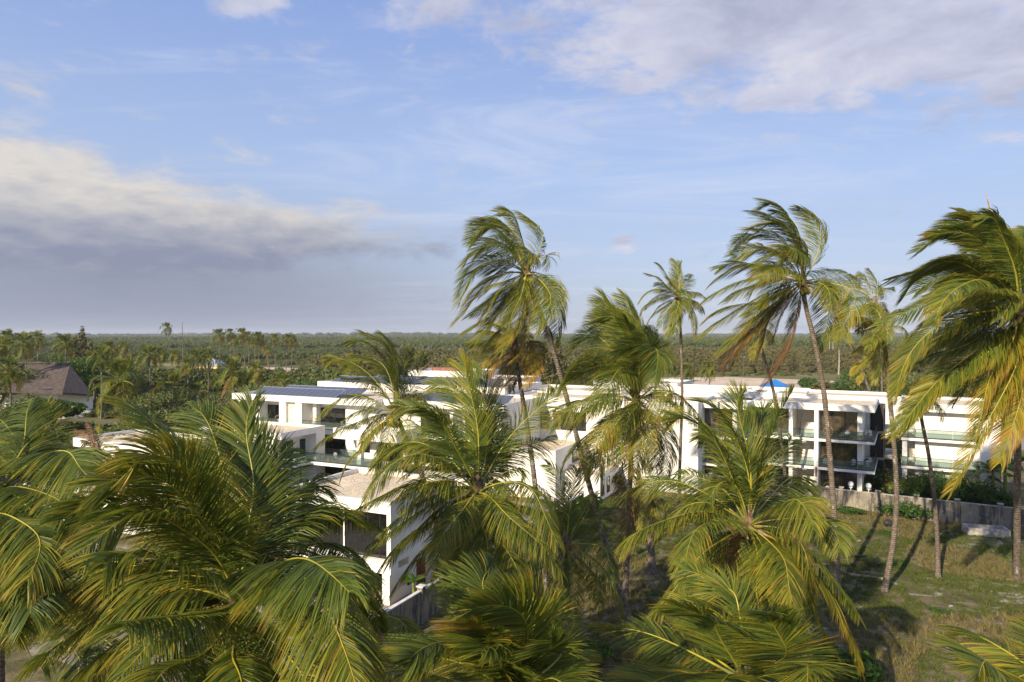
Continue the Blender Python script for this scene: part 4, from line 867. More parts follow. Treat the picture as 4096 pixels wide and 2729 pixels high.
def palm(label, reg, cen, D, fronds, trunk, L=6.0, nuts=('nut_y', 5), dry=.17, wind=.55, grav=.6, nleaf=80, wid=.052, ll=1.15, segs=3, r=.17, extra=6, group='coconut palms in the grove', flowers=True, name='coconut_palm', boots=True, rr=.036, llf=.255):
    """reg=(ox,oy,s): the crop in which the fronds were measured. fronds: (mx,my,tx,ty,sign,dry). trunk: [(x,y,D)..] top to bottom, last one on the ground"""
    ox, oy, sc = reg; F = lambda x, y: (ox + x/sc, oy + y/sc)
    c = at(*F(*cen), D)
    tp = [c + [0, 0, -.1]] + [at(*F(x, y), d_) for x, y, d_ in trunk]; tp[-1][2] = -.15
    ll = llf*L; wid *= .62; nleaf = int(nleaf*1.7); wind *= .62; rr *= 1.2
    root = empty(name, (tp[-1][0], tp[-1][1], 0), label, 'palm tree', group); o = np.array(root.location)
    V, Q = trunk_mesh([q - o for q in tp[::-1]], r*1.15, r*.8, 1.6)
    link('trunk', qmesh('trunk', V, Q, smooth=True), M['trunk'], root)
    g = np.random.default_rng(int(abs(cen[0]*7 + cen[1]*13 + D*3)))
    def add(p0, pm, p2, dr, hero=True, nl=nleaf, fw=None, w_=None):
        FC[0] += 1; Lf = np.linalg.norm(pm-p0) + np.linalg.norm(p2-pm)
        k = float(np.clip(Lf / L, .35, 1.1))
        A, B = frond_geo(bez(p0, pm, p2) - o, Lf, FC[0]*17+3, dr, max(14, int(nl*k)), ll*(.45+.55*k), wid, w_ if w_ is not None else wind, grav, fw, segs, g.uniform(-.25, .25), rr*(.6+.4*k))
        f = link('frond', qmesh('frond', *A[:2], {'dry': A[2]}, True), M['rachis'], root)
        l = link('leaflets', qmesh('leaflets', *B[:2], {'dry': B[2]}), M['leaf'], f); l['kind'] = 'stuff'
    for fr in fronds:
        mx, my, tx, ty, sg = fr[:5]; dr = fr[5] if len(fr) > 5 and fr[5] is not None else dry + g.normal(0, .07); fw = fr[6] if len(fr) > 6 else None
        mid, tip = F(mx, my), F(tx, ty); Lx = L*g.uniform(.93, 1.05)
        t0 = at(*tip, D); scr = np.linalg.norm(t0 - c); dz = math.sqrt(max((.9*Lx)**2 - scr**2, .0)); dz = min(dz, .8*Lx) * sg
        p2 = at(*tip, D+dz); pm = at(*mid, D+dz*.52); b = c + nrm(pm-c)*.22
        add(b, pm, p2, max(0.02, dr), fw=fw)
    for k in range(extra):             # crown filling fronds, seen between the main ones
        a = 2*math.pi*(k + g.uniform(-.3, .3))/max(extra, 1); e = g.choice([1.1, .5, -.1, -.6]) + g.uniform(-.2, .2); Lx = L*g.uniform(.6, .8)
        h = np.array([math.cos(a)*math.cos(e), math.sin(a)*math.cos(e), math.sin(e)])
        pm = c + (h*.5 + WIND*.06)*Lx; p2 = c + (h*.72 + WIND*.22 + np.array([0, 0, -.32]))*Lx
        add(c + h*.2, pm, p2, max(.02, dry + g.normal(.03, .05)), nl=int(nleaf*.8))
    if boots:
        for k in range(9):             # stubs of old leaf bases and hanging spathes
            a = g.uniform(0, 6.28); e = g.uniform(-1.1, .3); h = np.array([math.cos(a)*math.cos(e), math.sin(a)*math.cos(e), math.sin(e)]); Lb = g.uniform(.5, 1.05)
            q0 = c - o + [0, 0, -.25]; MB().tube([tuple(q0 + h*.1), tuple(q0 + h*Lb*.5 + [0, 0, .03]), tuple(q0 + h*Lb + [0, 0, -.18*Lb])], [.05, .075, .008], 5).build('dry_spathe', M['spathe' if k % 3 else 'husk'], root)
        MB().tube([tuple(c-o+[0, 0, -.75]), tuple(c-o+[0, 0, -.3]), tuple(c-o+[0, 0, .25]), tuple(c-o+[0, 0, .8])], [r*.8, r*1.55, r*1.35, .04], 8).build('crown_base', M['husk'], root)
    if flowers:
        mb = MB()
        for k in range(26):
            a = g.uniform(0, 6.28); e = g.uniform(-.9, .6); q0 = c-o+np.array([0, 0, -.15]) ; h = np.array([math.cos(a)*math.cos(e), math.sin(a)*math.cos(e), math.sin(e)])*g.uniform(.35, .75)
            mb.tube([tuple(q0+h*.3), tuple(q0+h*.8), tuple(q0+h*1.1+[0, 0, -.12])], [.012, .014, .006], 3, False)
        mb.build('flower_stalk', M['flower'], root)
    kind, nn_ = nuts
    for k in range(int(nn_*1.5)):
        a = g.uniform(0, 6.28) if k % 4 == 3 else g.uniform(3.5, 5.9); q0 = c - o + np.array([math.cos(a)*.33, math.sin(a)*.33, -.45 - g.random()*.4])
        nb = link('coconut', NUTS[kind], None, root, q0)
    return root, c

R1, R2, R3, R4, R6, R7, R8, R9, FF = (1700, 800, 2.), (2200, 1100, 2.), (2750, 780, 2.), (3312, 780, 2.), (2350, 1480, 1.2555), (1150, 1250, .8145), (1300, 2100, 1.121), (0, 1500, .7287), (0, 0, 1.)
G1 = 'coconut palms in the grove'
palm('big nearest coconut palm filling the lower left with a windswept crown and green nuts', R9, (700, 665), 16.5, [
 (600, 310, 360, 55, 1, .12), (655, 300, 560, 80, 1, .05), (700, 330, 620, 105, 1, .05), (728, 350, 735, 58, 1, .12, .1), (782, 300, 712, 112, 1, .08), (680, 330, 655, 150, 1, .04),
 (590, 350, 390, 230, -1, .34), (520, 340, 150, 335, 1, .12), (480, 400, 190, 400, -1, .16), (530, 440, 255, 480, -1, .18), (560, 380, 290, 300, -1, .22),
 (410, 562, -30, 775, -1, .27, .05), (330, 546, -40, 590, 1, .22, .05), (500, 745, 270, 940, -1, .24), (455, 770, 180, 910, 1, .2), (560, 700, 350, 700, -1, .15, .0),
 (685, 820, 690, 1010, -1, .2, .3), (815, 790, 930, 985, -1, .24), (905, 612, 1045, 900, -1, .22), (930, 690, 1175, 815, 1, .36), (880, 530, 1018, 600, -1, .12), (895, 405, 1088, 425, 1, .14), (840, 355, 962, 322, 1, .1),
 (930, 490, 1090, 625, 1, .1), (960, 590, 1105, 725, 1, .1), (760, 850, 800, 1010, -1, .2), (610, 860, 560, 1010, -1, .2), (800, 620, 990, 760, 1, .1), (745, 420, 850, 200, 1, .06), (620, 480, 420, 400, 1, .1), (560, 620, 260, 620, 1, .1), (430, 640, 60, 850, -1, .2, .05), (380, 620, 0, 760, 1, .18, .05), (560, 830, 420, 960, -1, .2), (640, 800, 590, 960, 1, .9), (540, 560, 300, 540, -1, .16), (600, 400, 330, 400, 1, .12), (620, 300, 470, 150, 1, .1), (500, 660, 120, 700, 1, .14), (810, 420, 900, 300, 1, .08)],
 [(700, 1100, 16.5), (700, 2600, 16.5)], L=6.6, nuts=('nut_g', 7), nleaf=125, wid=.05, ll=1.35, segs=4, wind=.32, grav=.7, llf=.25, extra=2, r=.2, rr=.04)
palm('coconut palm in the centre with tall upright fronds and brown hanging spathes', R7, (620, 582), 29, [
 (588, 320, 465, 225, 1, .12), (612, 330, 568, 160, 1, .2, .2), (650, 370, 605, 168, 1, .08), (665, 380, 690, 290, 1, .02), (690, 430, 700, 370, 1, .02), (500, 345, 355, 300, 1, .12), (440, 425, 282, 495, 1, .2), (415, 462, 250, 605, -1, .2), (440, 612, 268, 745, -1, .2), (440, 680, 285, 855, -1, .15),
 (638, 710, 652, 885, -1, .25, .5), (578, 750, 540, 885, -1, .22), (692, 740, 765, 905, -1, .18), (770, 565, 882, 745, -1, .24), (770, 690, 892, 835, -1, .2), (755, 375, 872, 240, 1, .16), (745, 445, 852, 393, 1, .12), (535, 690, 478, 885, 1, .1), (640, 560, 700, 420, 1, .06), (560, 450, 450, 370, 1, .1), (720, 620, 830, 640, 1, .12), (660, 800, 690, 900, -1, .15), (500, 560, 350, 600, 1, .12), (540, 480, 380, 520, 1, .1), (600, 800, 600, 920, -1, .12), (400, 560, 205, 640, -1, .16), (430, 645, 240, 790, -1, .12), (500, 655, 330, 810, 1, .1), (480, 720, 340, 900, -1, .14), (700, 640, 840, 760, -1, .18), (540, 420, 430, 300, -1, .12), (600, 720, 560, 840, 1, .92)],
 [(622, 900, 29), (625, 1500, 29)], L=6.2, nuts=('nut_o', 8), nleaf=105, ll=1.3, wind=.3, extra=8, r=.17)
palm('coconut palm right of centre with one broad upright frond and yellow flower stalks', R6, (808, 775), 28, [
 (765, 380, 560, 140, 1, .14), (880, 450, 1018, 105, 1, .05, .35), (800, 400, 765, 95, 1, .18, .25), (615, 330, 420, 238, 1, .14), (500, 578, 212, 590, 1, .2), (440, 732, 182, 865, -1, .22), (580, 778, 488, 990, -1, .22), (500, 1010, 300, 1230, -1, .24), (855, 1050, 860, 1330, -1, .25, .5), (985, 965, 1072, 1230, -1, .26), (1160, 1050, 1375, 1490, -1, .3), (1030, 660, 1135, 780, -1, .2), (1120, 748, 1270, 880, -1, .14), (1060, 880, 1370, 1225, 1, .08), (920, 560, 1030, 330, 1, .06), (620, 560, 440, 515, 1, .1), (850, 350, 850, 190, 1, .1), (700, 400, 560, 330, 1, .1), (700, 900, 600, 1160, 1, .12), (1060, 960, 1240, 1380, -1, .24), (1000, 560, 1110, 590, 1, .08), (700, 620, 560, 640, 1, .1), (930, 1000, 980, 1300, -1, .2), (760, 1000, 735, 1260, 1, .92)],
 [(795, 1000, 28), (770, 1250, 28), (800, 2000, 28)], L=6.4, nuts=('nut_g', 4), nleaf=105, ll=1.35, wind=.28, extra=8)
palm('leaning coconut palm in front of the solar roof with a bunch of yellow green nuts', FF, (1585, 1650), 42, [
 (1545, 1430, 1392, 1362, 1, .14), (1520, 1450, 1395, 1440, 1, .14), (1565, 1420, 1450, 1318, 1, .1), (1585, 1440, 1530, 1330, 1, .1), (1430, 1583, 1275, 1655, -1, .2), (1450, 1475, 1312, 1435, 1, .18), (1450, 1680, 1260, 1780, -1, .15), (1540, 1765, 1500, 1890, -1, .28), (1460, 1765, 1365, 1905, -1, .2), (1650, 1740, 1655, 1850, -1, .25), (1735, 1632, 1832, 1835, -1, .18), (1655, 1540, 1698, 1412, 1, .08), (1615, 1500, 1645, 1390, 1, .06), (1500, 1540, 1370, 1500, 1, .1), (1560, 1500, 1470, 1400, 1, .08), (1640, 1600, 1720, 1560, 1, .1), (1530, 1700, 1430, 1800, 1, .15)],
 [(1640, 1800, 42), (1705, 1935, 42), (1850, 2540, 42)], L=5.6, nuts=('nut_y', 12), wind=.35, nleaf=85, extra=6)
palm('tallest windblown coconut palm rising over the horizon in the middle', R1, (812, 578), 42.5, [
 (938, 270, 765, 82, 1, .2, .5), (772, 260, 585, 82, 1, .16), (640, 200, 368, 290, 1, .16), (600, 240, 362, 335, 1, .12), (555, 360, 315, 510, -1, .2), (520, 480, 270, 725, -1, .16), (490, 520, 268, 805, -1, .2), (500, 665, 235, 965, -1, .26), (680, 800, 415, 1105, -1, .26), (580, 880, 325, 1035, -1, .18), (760, 900, 610, 1190, -1, .3), (820, 940, 700, 1260, -1, .5), (1040, 740, 1048, 1095, 1, .14), (990, 740, 890, 1010, -1, .24), (570, 780, 365, 910, 1, .2), (640, 350, 400, 420, 1, .1), (700, 300, 480, 160, 1, .12), (870, 800, 780, 1100, 1, .3), (650, 640, 430, 760, 1, .2), (660, 950, 480, 1180, 1, .3), (900, 900, 1000, 1060, 1, .05)],
 [(900, 850, 42.5), (945, 950, 42.6), (1040, 1240, 43), (1130, 1568, 43.3), (1400, 2616, 44), (1640, 3390, 44.3)], L=5.9, llf=.31, nuts=('nut_y', 4), wind=1.5, grav=.45, extra=11)
palm('coconut palm with yellowing fronds and one dead red brown frond under the tallest palm', R1, (722, 1195), 45, [
 (520, 1185, 268, 1292, -1, .2), (560, 1235, 428, 1375, -1, .5), (868, 1290, 808, 1475, -1, .55), (865, 1150, 940, 1330, 1, .9), (620, 1400, 505, 1640, -1, .95), (610, 1085, 440, 1050, 1, .3), (730, 1060, 600, 960, 1, .35), (500, 1140, 345, 1150, 1, .2), (600, 1270, 515, 1420, -1, .75), (735, 1380, 700, 1510, 1, .9), (760, 1090, 830, 1010, 1, .3), (660, 1060, 500, 970, 1, .25)],
 [(745, 1400, 45), (780, 1568, 45), (860, 2100, 45), (1000, 3340, 45)], L=4.6, nuts=('nut_y', 2), dry=.25, wind=.9, extra=3)
palm('bushy coconut palm with a cluster of nuts in front of the middle right blocks', R2, (690, 1000), 41, [
 (700, 520, 590, 140, 1, .12), (645, 480, 350, 330, 1, .14), (600, 520, 375, 480, 1, .2), (592, 400, 330, 385, 1, .14), (790, 560, 520, 620, -1, .06), (745, 620, 850, 412, 1, .04), (820, 600, 832, 845, -1, .06), (360, 640, 95, 895, -1, .18), (420, 512, 165, 600, 1, .12), (400, 770, 120, 850, -1, .14), (585, 748, 325, 1045, -1, .12), (300, 1012, 5, 1205, -1, .24), (410, 985, 0, 1090, 1, .1), (430, 1250, 275, 1570, -1, .28), (525, 1330, 400, 1600, -1, .28), (340, 1250, 105, 1515, 1, .12), (738, 1240, 690, 1570, -1, .27), (860, 1012, 950, 1145, -1, .26), (1010, 968, 1322, 1265, -1, .18), (800, 1260, 840, 1520, 1, .1), (900, 1250, 920, 1600, 1, .06), (660, 1450, 605, 2050, -1, .97), (560, 420, 440, 200, 1, .12), (760, 700, 760, 400, 1, .08), (500, 640, 230, 740, 1, .14), (600, 1200, 560, 1500, 1, .15), (640, 620, 680, 300, 1, .08), (700, 650, 600, 330, -1, .1), (800, 900, 860, 700, 1, .06)],
 [(655, 1300, 43), (630, 1900, 46), (622, 2200, 47), (600, 2580, 48)], L=6.6, llf=.28, nuts=('nut_y', 9), wind=.9, extra=8, nleaf=95)
palm('slim tall coconut palm standing against the sky between two larger crowns', R2, (1030, 180), 70.8, [
 (1030, 30, 980, -130, 1, .16), (950, 20, 860, -100, 1, .15), (900, 50, 770, -20, 1, .2), (1090, 60, 1125, -15, 1, .12), (860, 110, 715, 205, -1, .2), (850, 190, 725, 310, -1, .2), (910, 250, 765, 410, -1, .24), (965, 350, 945, 480, -1, .1), (1010, 340, 1000, 450, -1, .2), (1130, 280, 1160, 465, -1, .24), (1120, 138, 1240, 165, 1, .2), (1150, 205, 1225, 290, 1, .1), (960, 120, 840, 60, -1, .14), (1080, 120, 1120, 250, -1, .2), (1000, 60, 1040, -110, 1, .12)],
 [(1038, 300, 70.8), (1055, 700, 70.8), (1058, 980, 70.8), (1025, 1908, 70.8)], L=4.9, nuts=('nut_y', 3), nleaf=60, wid=.07, wind=.6, extra=8, r=.16)
palm('tall leaning coconut palm with dead red fronds and two yellow nuts on the right', R3, (925, 695), 48.8, [
 (1058, 330, 885, 92, 1, .22, .5), (880, 340, 510, 108, 1, .14), (770, 235, 395, 350, 1, .12), (700, 330, 375, 395, 1, .14), (880, 430, 555, 515, -1, .18), (650, 445, 355, 475, 1, .2), (765, 582, 560, 655, -1, .26), (560, 556, 195, 690, -1, .22), (500, 548, 255, 565, 1, .1), (480, 672, 92, 865, -1, .22), (560, 830, 85, 1115, -1, .22), (440, 880, 155, 975, 1, .2), (590, 900, 240, 1250, -1, .26), (640, 960, 395, 1320, -1, .3), (690, 960, 560, 1290, -1, .82), (840, 1100, 590, 1530, -1, .85), (500, 1100, 300, 1375, 1, .8), (1320, 775, 1180, 1135, -1, .3), (1190, 640, 1375, 650, 1, .16), (1135, 850, 1045, 1210, 1, .08), (800, 160, 600, 80, 1, .1), (870, 250, 720, 120, 1, .1), (740, 780, 450, 930, -1, .24), (700, 870, 420, 1120, 1, .24), (760, 480, 600, 380, 1, .1), (620, 700, 300, 830, 1, .18), (780, 900, 680, 1150, 1, .6)],
 [(930, 880, 48.8), (1000, 1080, 48.8), (1050, 1350, 48.8), (1095, 1568, 48.8), (1175, 2550, 48.8), (1205, 3185, 48.8)], L=6.0, llf=.30, nuts=('nut_y', 6), wind=1.2, grav=.5, nleaf=90, extra=12, r=.19)
palm('leaning coconut palm mostly hidden behind the dead red fronds', R3, (580, 1090), 68, [
 (640, 940, 560, 890, 1, .3), (500, 1020, 380, 1060, 1, .3), (480, 1100, 400, 1230, -1, .3), (560, 1180, 520, 1300, -1, .3), (640, 1080, 700, 1180, 1, .3), (540, 980, 440, 950, 1, .26)],
 [(600, 1270, 68), (640, 1390, 69), (690, 1568, 70), (770, 2100, 72), (800, 2370, 72)], L=4.6, nleaf=55, wid=.07, wind=.8, extra=3, nuts=('nut_y', 0))
palm('coconut palm with a brown dead skirt behind the two tall right palms', R4, (385, 860), 112, [
 (385, 710, 325, 590, 1, .16), (300, 690, 240, 640, 1, .24), (450, 770, 525, 735, 1, .1), (300, 900, 150, 1000, -1, .3), (320, 1100, 210, 1325, -1, .92), (180, 930, 50, 1000, -1, .3), (250, 960, 60, 1120, -1, .35), (430, 900, 470, 1000, 1, .3), (300, 820, 180, 830, 1, .24), (420, 1000, 380, 1200, -1, .5)],
 [(400, 1000, 112), (430, 1400, 113), (440, 1600, 114)], L=6.4, nleaf=60, wid=.085, wind=.7, extra=4, nuts=('nut_y', 1), dry=.25)
palm('slanting coconut palm with bright yellow green fronds left of the brown skirted palm', R4, (130, 1045), 110, [
 (90, 950, 20, 900, 1, .28), (60, 1040, -30, 1100, -1, .3), (180, 980, 250, 950, 1, .26), (150, 1110, 200, 1200, -1, .3), (80, 1080, 60, 1160, -1, .34), (140, 960, 160, 880, 1, .24)],
 [(165, 1110, 110), (215, 1250, 111), (330, 1560, 112), (360, 1650, 113)], L=5.0, nleaf=45, wid=.10, wind=.6, extra=2, nuts=('nut_y', 0), flowers=False)
palm('low yellow crowned palm clump on three thin trunks behind the roof edge', R4, (285, 1400), 96, [
 (240, 1360, 180, 1430, -1, .4), (300, 1340, 330, 1330, 1, .4), (260, 1450, 245, 1510, -1, .42), (330, 1420, 370, 1400, 1, .36), (240, 1340, 200, 1350, 1, .4), (330, 1450, 400, 1520, -1, .4), (290, 1340, 300, 1290, 1, .34)],
 [(290, 1520, 96), (300, 2000, 96)], L=3.2, nleaf=34, wid=.1, wind=.5, extra=2, nuts=('nut_y', 0), flowers=False, boots=False)
palm('dark slender trunk palm with a flared base in the dry field', R4, (430, 1070), 47, [
 (370, 1110, 325, 1215, -1, .2), (420, 1250, 370, 1490, -1, .22), (340, 1280, 200, 1440, -1, .26), (360, 1180, 210, 1250, 1, .24), (300, 1000, 260, 1100, 1, .3), (400, 940, 350, 860, 1, .2), (500, 980, 560, 900, 1, .16), (360, 1020, 240, 1080, 1, .3)],
 [(455, 1180, 47.2), (490, 1580, 47.8), (520, 1900, 48.2), (545, 2200, 48.5), (550, 2500, 48.7), (525, 2780, 48.8), (445, 3195, 48.8)], L=4.2, nleaf=70, wind=.8, extra=3, nuts=('nut_y', 2), r=.17)
palm('large windswept coconut palm at the right edge with orange flower stalks', R4, (1530, 920), 39, [
 (1475, 440, 1040, 105, 1, .14), (1420, 330, 1105, 450, 1, .2), (1460, 520, 1180, 300, 1, .1), (1380, 620, 960, 520, 1, .1), (1300, 780, 980, 860, -1, .14), (1250, 960, 900, 1180, 1, .12), (1440, 420, 1250, 160, -1, .12), (1180, 620, 700, 760, 1, .1), (1280, 230, 715, 430, 1, .16), (1090, 530, 480, 650, -1, .16), (1010, 540, 590, 810, 1, .12), (1150, 680, 855, 975, -1, .2), (1080, 745, 400, 1010, -1, .16), (1080, 880, 675, 1110, 1, .1), (880, 1055, 540, 1600, -1, .24, .1), (1130, 1370, 600, 1860, -1, .3), (1420, 1560, 975, 2335, -1, .33), (1000, 1400, 520, 1870, 1, .2), (1120, 1180, 690, 1360, 1, .1), (1560, 1500, 1380, 2110, -1, .4), (1250, 600, 900, 560, 1, .1), (1350, 480, 1000, 330, 1, .12), (1680, 900, 1900, 1300, 1, .15), (1650, 600, 1800, 500, 1, .15), (1300, 1250, 1000, 1650, 1, .14), (1560, 560, 1560, 250, 1, .1), (1250, 420, 800, 300, 1, .14), (1240, 860, 800, 800, 1, .1), (1500, 1300, 1300, 1750, 1, .12), (1620, 1400, 1700, 1900, -1, .3), (1380, 1340, 1180, 1900, -1, .36)],
 [(1530, 1200, 41), (1520, 1900, 46), (1512, 2500, 49), (1512, 3080, 51.5)], L=7.6, llf=.235, dry=.12, nuts=('nut_y', 5), wind=1.3, grav=.5, nleaf=130, ll=1.6, wid=.066, extra=12, r=.21, rr=.05)
_j = [o for o in COL.objects if o.get('label', '').startswith('large windswept coconut')][0]
_a, _b = at(3312+1310/2, 780+205/2, 39) - np.array(_j.location), at(3312+1268/2, 780-5/2, 39) - np.array(_j.location)
MB().tube([tuple(_a), tuple(_b)], [.06, .015], 5).build('broken_rachis', M['flower'], _j)
palm('thin palm with a pale speckled trunk in front of the rightmost block', (3312, 1380, 2.), (735, 480), 50, [
 (680, 450, 600, 500, -1, .3), (700, 380, 620, 330, 1, .26), (800, 440, 900, 500, 1, .3), (760, 400, 800, 330, 1, .24), (680, 540, 640, 620, -1, .34)],
 [(745, 600, 50), (800, 830, 50.6), (850, 1200, 51.2), (876, 1560, 51.8), (880, 1882, 51.8)], L=3.6, nleaf=50, wind=.8, extra=2, nuts=('nut_y', 0), r=.145)
palm('dark shaded coconut palm low between the two central crowns', FF, (2265, 2180), 37, [
 (2410, 2190, 2462, 2305, -1, .1), (2400, 2270, 2495, 2440, -1, .16), (2350, 2120, 2440, 2030, 1, .1), (2250, 2020, 2190, 1850, 1, .06), (2285, 2000, 2310, 1870, 1, .06), (2200, 2080, 2100, 2020, 1, .08), (2180, 2200, 2090, 2320, -1, .1), (2240, 2320, 2225, 2480, -1, .1), (2290, 2330, 2300, 2480, -1, .12), (2330, 2080, 2380, 1960, 1, .06), (2360, 2300, 2400, 2400, 1, .1), (2230, 2060, 2150, 1940, 1, .06)],
 [(2268, 2350, 37), (2275, 2700, 37)], L=5.4, nleaf=75, wind=.35, extra=5, dry=.08, nuts=('nut_g', 0))
palm('short yellow fronded palm with a light trunk standing in the dry field', FF, (2612, 1990), 52.6, [
 (2555, 1990, 2540, 2060, -1, .35), (2580, 2040, 2560, 2110, -1, .35), (2620, 2050, 2625, 2130, -1, .3), (2660, 2000, 2690, 2060, -1, .26), (2580, 1930, 2530, 1900, 1, .3), (2640, 1930, 2680, 1900, 1, .2), (2610, 1910, 2600, 1850, 1, .2)],
 [(2600, 2130, 52.6), (2606, 2215, 52.6), (2608, 2305, 52.6)], L=4, nleaf=45, wid=.065, wind=.4, extra=4, nuts=('nut_y', 0), r=.26)
palm('curly young coconut palm at the bottom centre with a bright unopened spear leaf', R8, (830, 760), 15, [
 (898, 440, 655, 342, -1, .22), (690, 490, 365, 500, 1, .24), (752, 530, 598, 402, -1, .34, .2), (560, 610, 225, 640, 1, .12), (955, 460, 1052, 295, 1, .16), (1062, 560, 975, 405, 1, .2), (420, 665, 185, 690, -1, .28), (725, 320, 762, 155, 1, .06), (660, 310, 525, 265, 1, .04), (980, 620, 1185, 560, 1, .12), (800, 400, 860, 240, 1, .06), (640, 560, 390, 560, -1, .14), (1000, 700, 1160, 760, -1, .1), (780, 600, 700, 540, -1, .14), (720, 440, 560, 330, 1, .08), (900, 600, 1010, 480, -1, .12), (860, 560, 900, 420, 1, .06)],
 [(830, 1000, 15), (830, 2100, 15)], L=4.6, nleaf=120, ll=1.35, wid=.05, segs=4, wind=.5, grav=.35, extra=7, nuts=('nut_g', 0), flowers=False)
palm('young coconut palm at the bottom right of centre with stiff feathery fronds', R6, (790, 1560), 18.5, [
 (330, 1335, -5, 1262, 1, .2), (690, 1170, 475, 985, 1, .1), (630, 1350, 290, 1240, 1, .12), (990, 1400, 905, 1180, -1, .2), (440, 1535, 170, 1610, -1, .26), (560, 1440, 135, 1490, 1, .16), (720, 1330, 560, 1080, 1, .08), (650, 1300, 420, 1140, -1, .12), (930, 1330, 960, 1190, 1, .1), (760, 1360, 740, 1210, 1, .14), (1040, 1500, 1100, 1640, -1, .14), (820, 1400, 860, 1260, 1, .08), (680, 1560, 560, 1700, -1, .2), (870, 1640, 960, 1750, -1, .2), (560, 1560, 300, 1480, 1, .14)],
 [(790, 1900, 18.5), (790, 3300, 18.5)], L=5.6, nleaf=115, ll=1.35, wid=.05, segs=4, wind=.3, grav=.3, extra=6, nuts=('nut_g', 0), flowers=False)
palm('coconut palm whose single frond tip enters at the bottom right corner', FF, (4290, 2860), 12.5, [
 (4010, 2590, 3775, 2545, 1, .24), (4060, 2710, 3900, 2720, -1, .24), (4150, 2680, 4060, 2600, 1, .2), (4200, 2600, 4200, 2450, 1, .2), (4400, 2600, 4500, 2500, 1, .2)],
 [(4290, 3600, 12.5), (4290, 4800, 12.5)], L=4.2, nleaf=120, wid=.045, ll=1.1, segs=4, wind=.3, grav=.3, extra=2, nuts=('nut_g', 0), flowers=False)
palm('coconut palm cut by the left edge with dark drooping fronds', FF, (-5, 1965), 21, [
 (100, 1770, 50, 1635, 1, .06), (60, 1760, -40, 1640, 1, .06), (135, 1800, 190, 1590, 1, .22, .3), (220, 1812, 362, 1885, -1, .14), (100, 1740, 130, 1585, 1, .08), (120, 1860, 290, 1800, 1, .05), (90, 2000, 200, 2120, -1, .1), (40, 1850, 0, 1700, 1, .08), (160, 1900, 300, 2000, 1, .05), (60, 2080, 120, 2230, -1, .1), (140, 1960, 330, 2060, -1, .08)],
 [(-5, 2300, 21), (-5, 3800, 21)], L=5.8, nleaf=105, ll=1.3, segs=4, wind=.3, extra=8, nuts=('nut_g', 0), dry=.1)
palm('second left edge palm with one arched pale lit frond', FF, (-170, 2180), 19, [
 (55, 2062, 108, 2290, -1, .22), (120, 2180, 345, 2250, 1, .14), (60, 2180, 200, 2370, -1, .1), (-100, 1980, -80, 1850, 1, .1), (30, 2240, 120, 2420, -1, .1), (100, 2120, 260, 2140, 1, .06), (0, 2300, 40, 2480, -1, .12), (110, 2260, 280, 2380, 1, .08)],
 [(-170, 2500, 19), (-170, 4000, 19)], L=5.6, nleaf=110, ll=1.3, segs=4, wind=.35, extra=5, nuts=('nut_g', 0), dry=.12)
palm('shaded palm filling the gap low on the left behind the big front crown', FF, (330, 2500), 26, [
 (200, 2400, 90, 2450, 1, .08), (260, 2360, 200, 2270, 1, .08), (380, 2330, 480, 2250, 1, .1), (450, 2430, 560, 2480, 1, .1), (250, 2550, 160, 2650, -1, .1), (330, 2300, 330, 2180, 1, .06), (420, 2560, 520, 2700, -1, .1), (150, 2500, 20, 2600, 1, .08), (300, 2600, 290, 2740, -1, .1)],
 [(330, 2700, 26), (330, 3400, 26)], L=5.2, nleaf=80, wind=.35, extra=6, nuts=('nut_g', 0), dry=.08)
palm('shaded palm low behind the near villa ground floor between two crowns', FF, (1500, 2560), 24, [
 (1400, 2470, 1260, 2430, 1, .08), (1380, 2380, 1320, 2300, 1, .08), (1560, 2460, 1650, 2600, -1, .2), (1420, 2560, 1330, 2680, -1, .12), (1620, 2520, 1720, 2560, 1, .2), (1520, 2640, 1540, 2740, -1, .12), (1450, 2430, 1420, 2360, 1, .06)],
 [(1500, 2700, 24), (1500, 3500, 24)], L=4.6, nleaf=80, wind=.4, extra=4, nuts=('nut_g', 0), dry=.1)
palm('small dying palm with brown upright fronds before the far left roof', FF, (391, 1818), 46, [
 (345, 1740, 305, 1712, 1, .85), (392, 1750, 402, 1694, 1, .45), (350, 1770, 330, 1790, -1, .7), (420, 1760, 455, 1735, 1, .5), (372, 1740, 345, 1690, 1, .95), (420, 1820, 450, 1850, -1, .3), (440, 1780, 480, 1800, 1, .4)],
 [(391, 1860, 46), (393, 2100, 46), (395, 2445, 46)], L=3.4, nleaf=45, wid=.06, wind=.4, extra=0, nuts=('nut_g', 0), flowers=False, dry=.5, llf=.16)

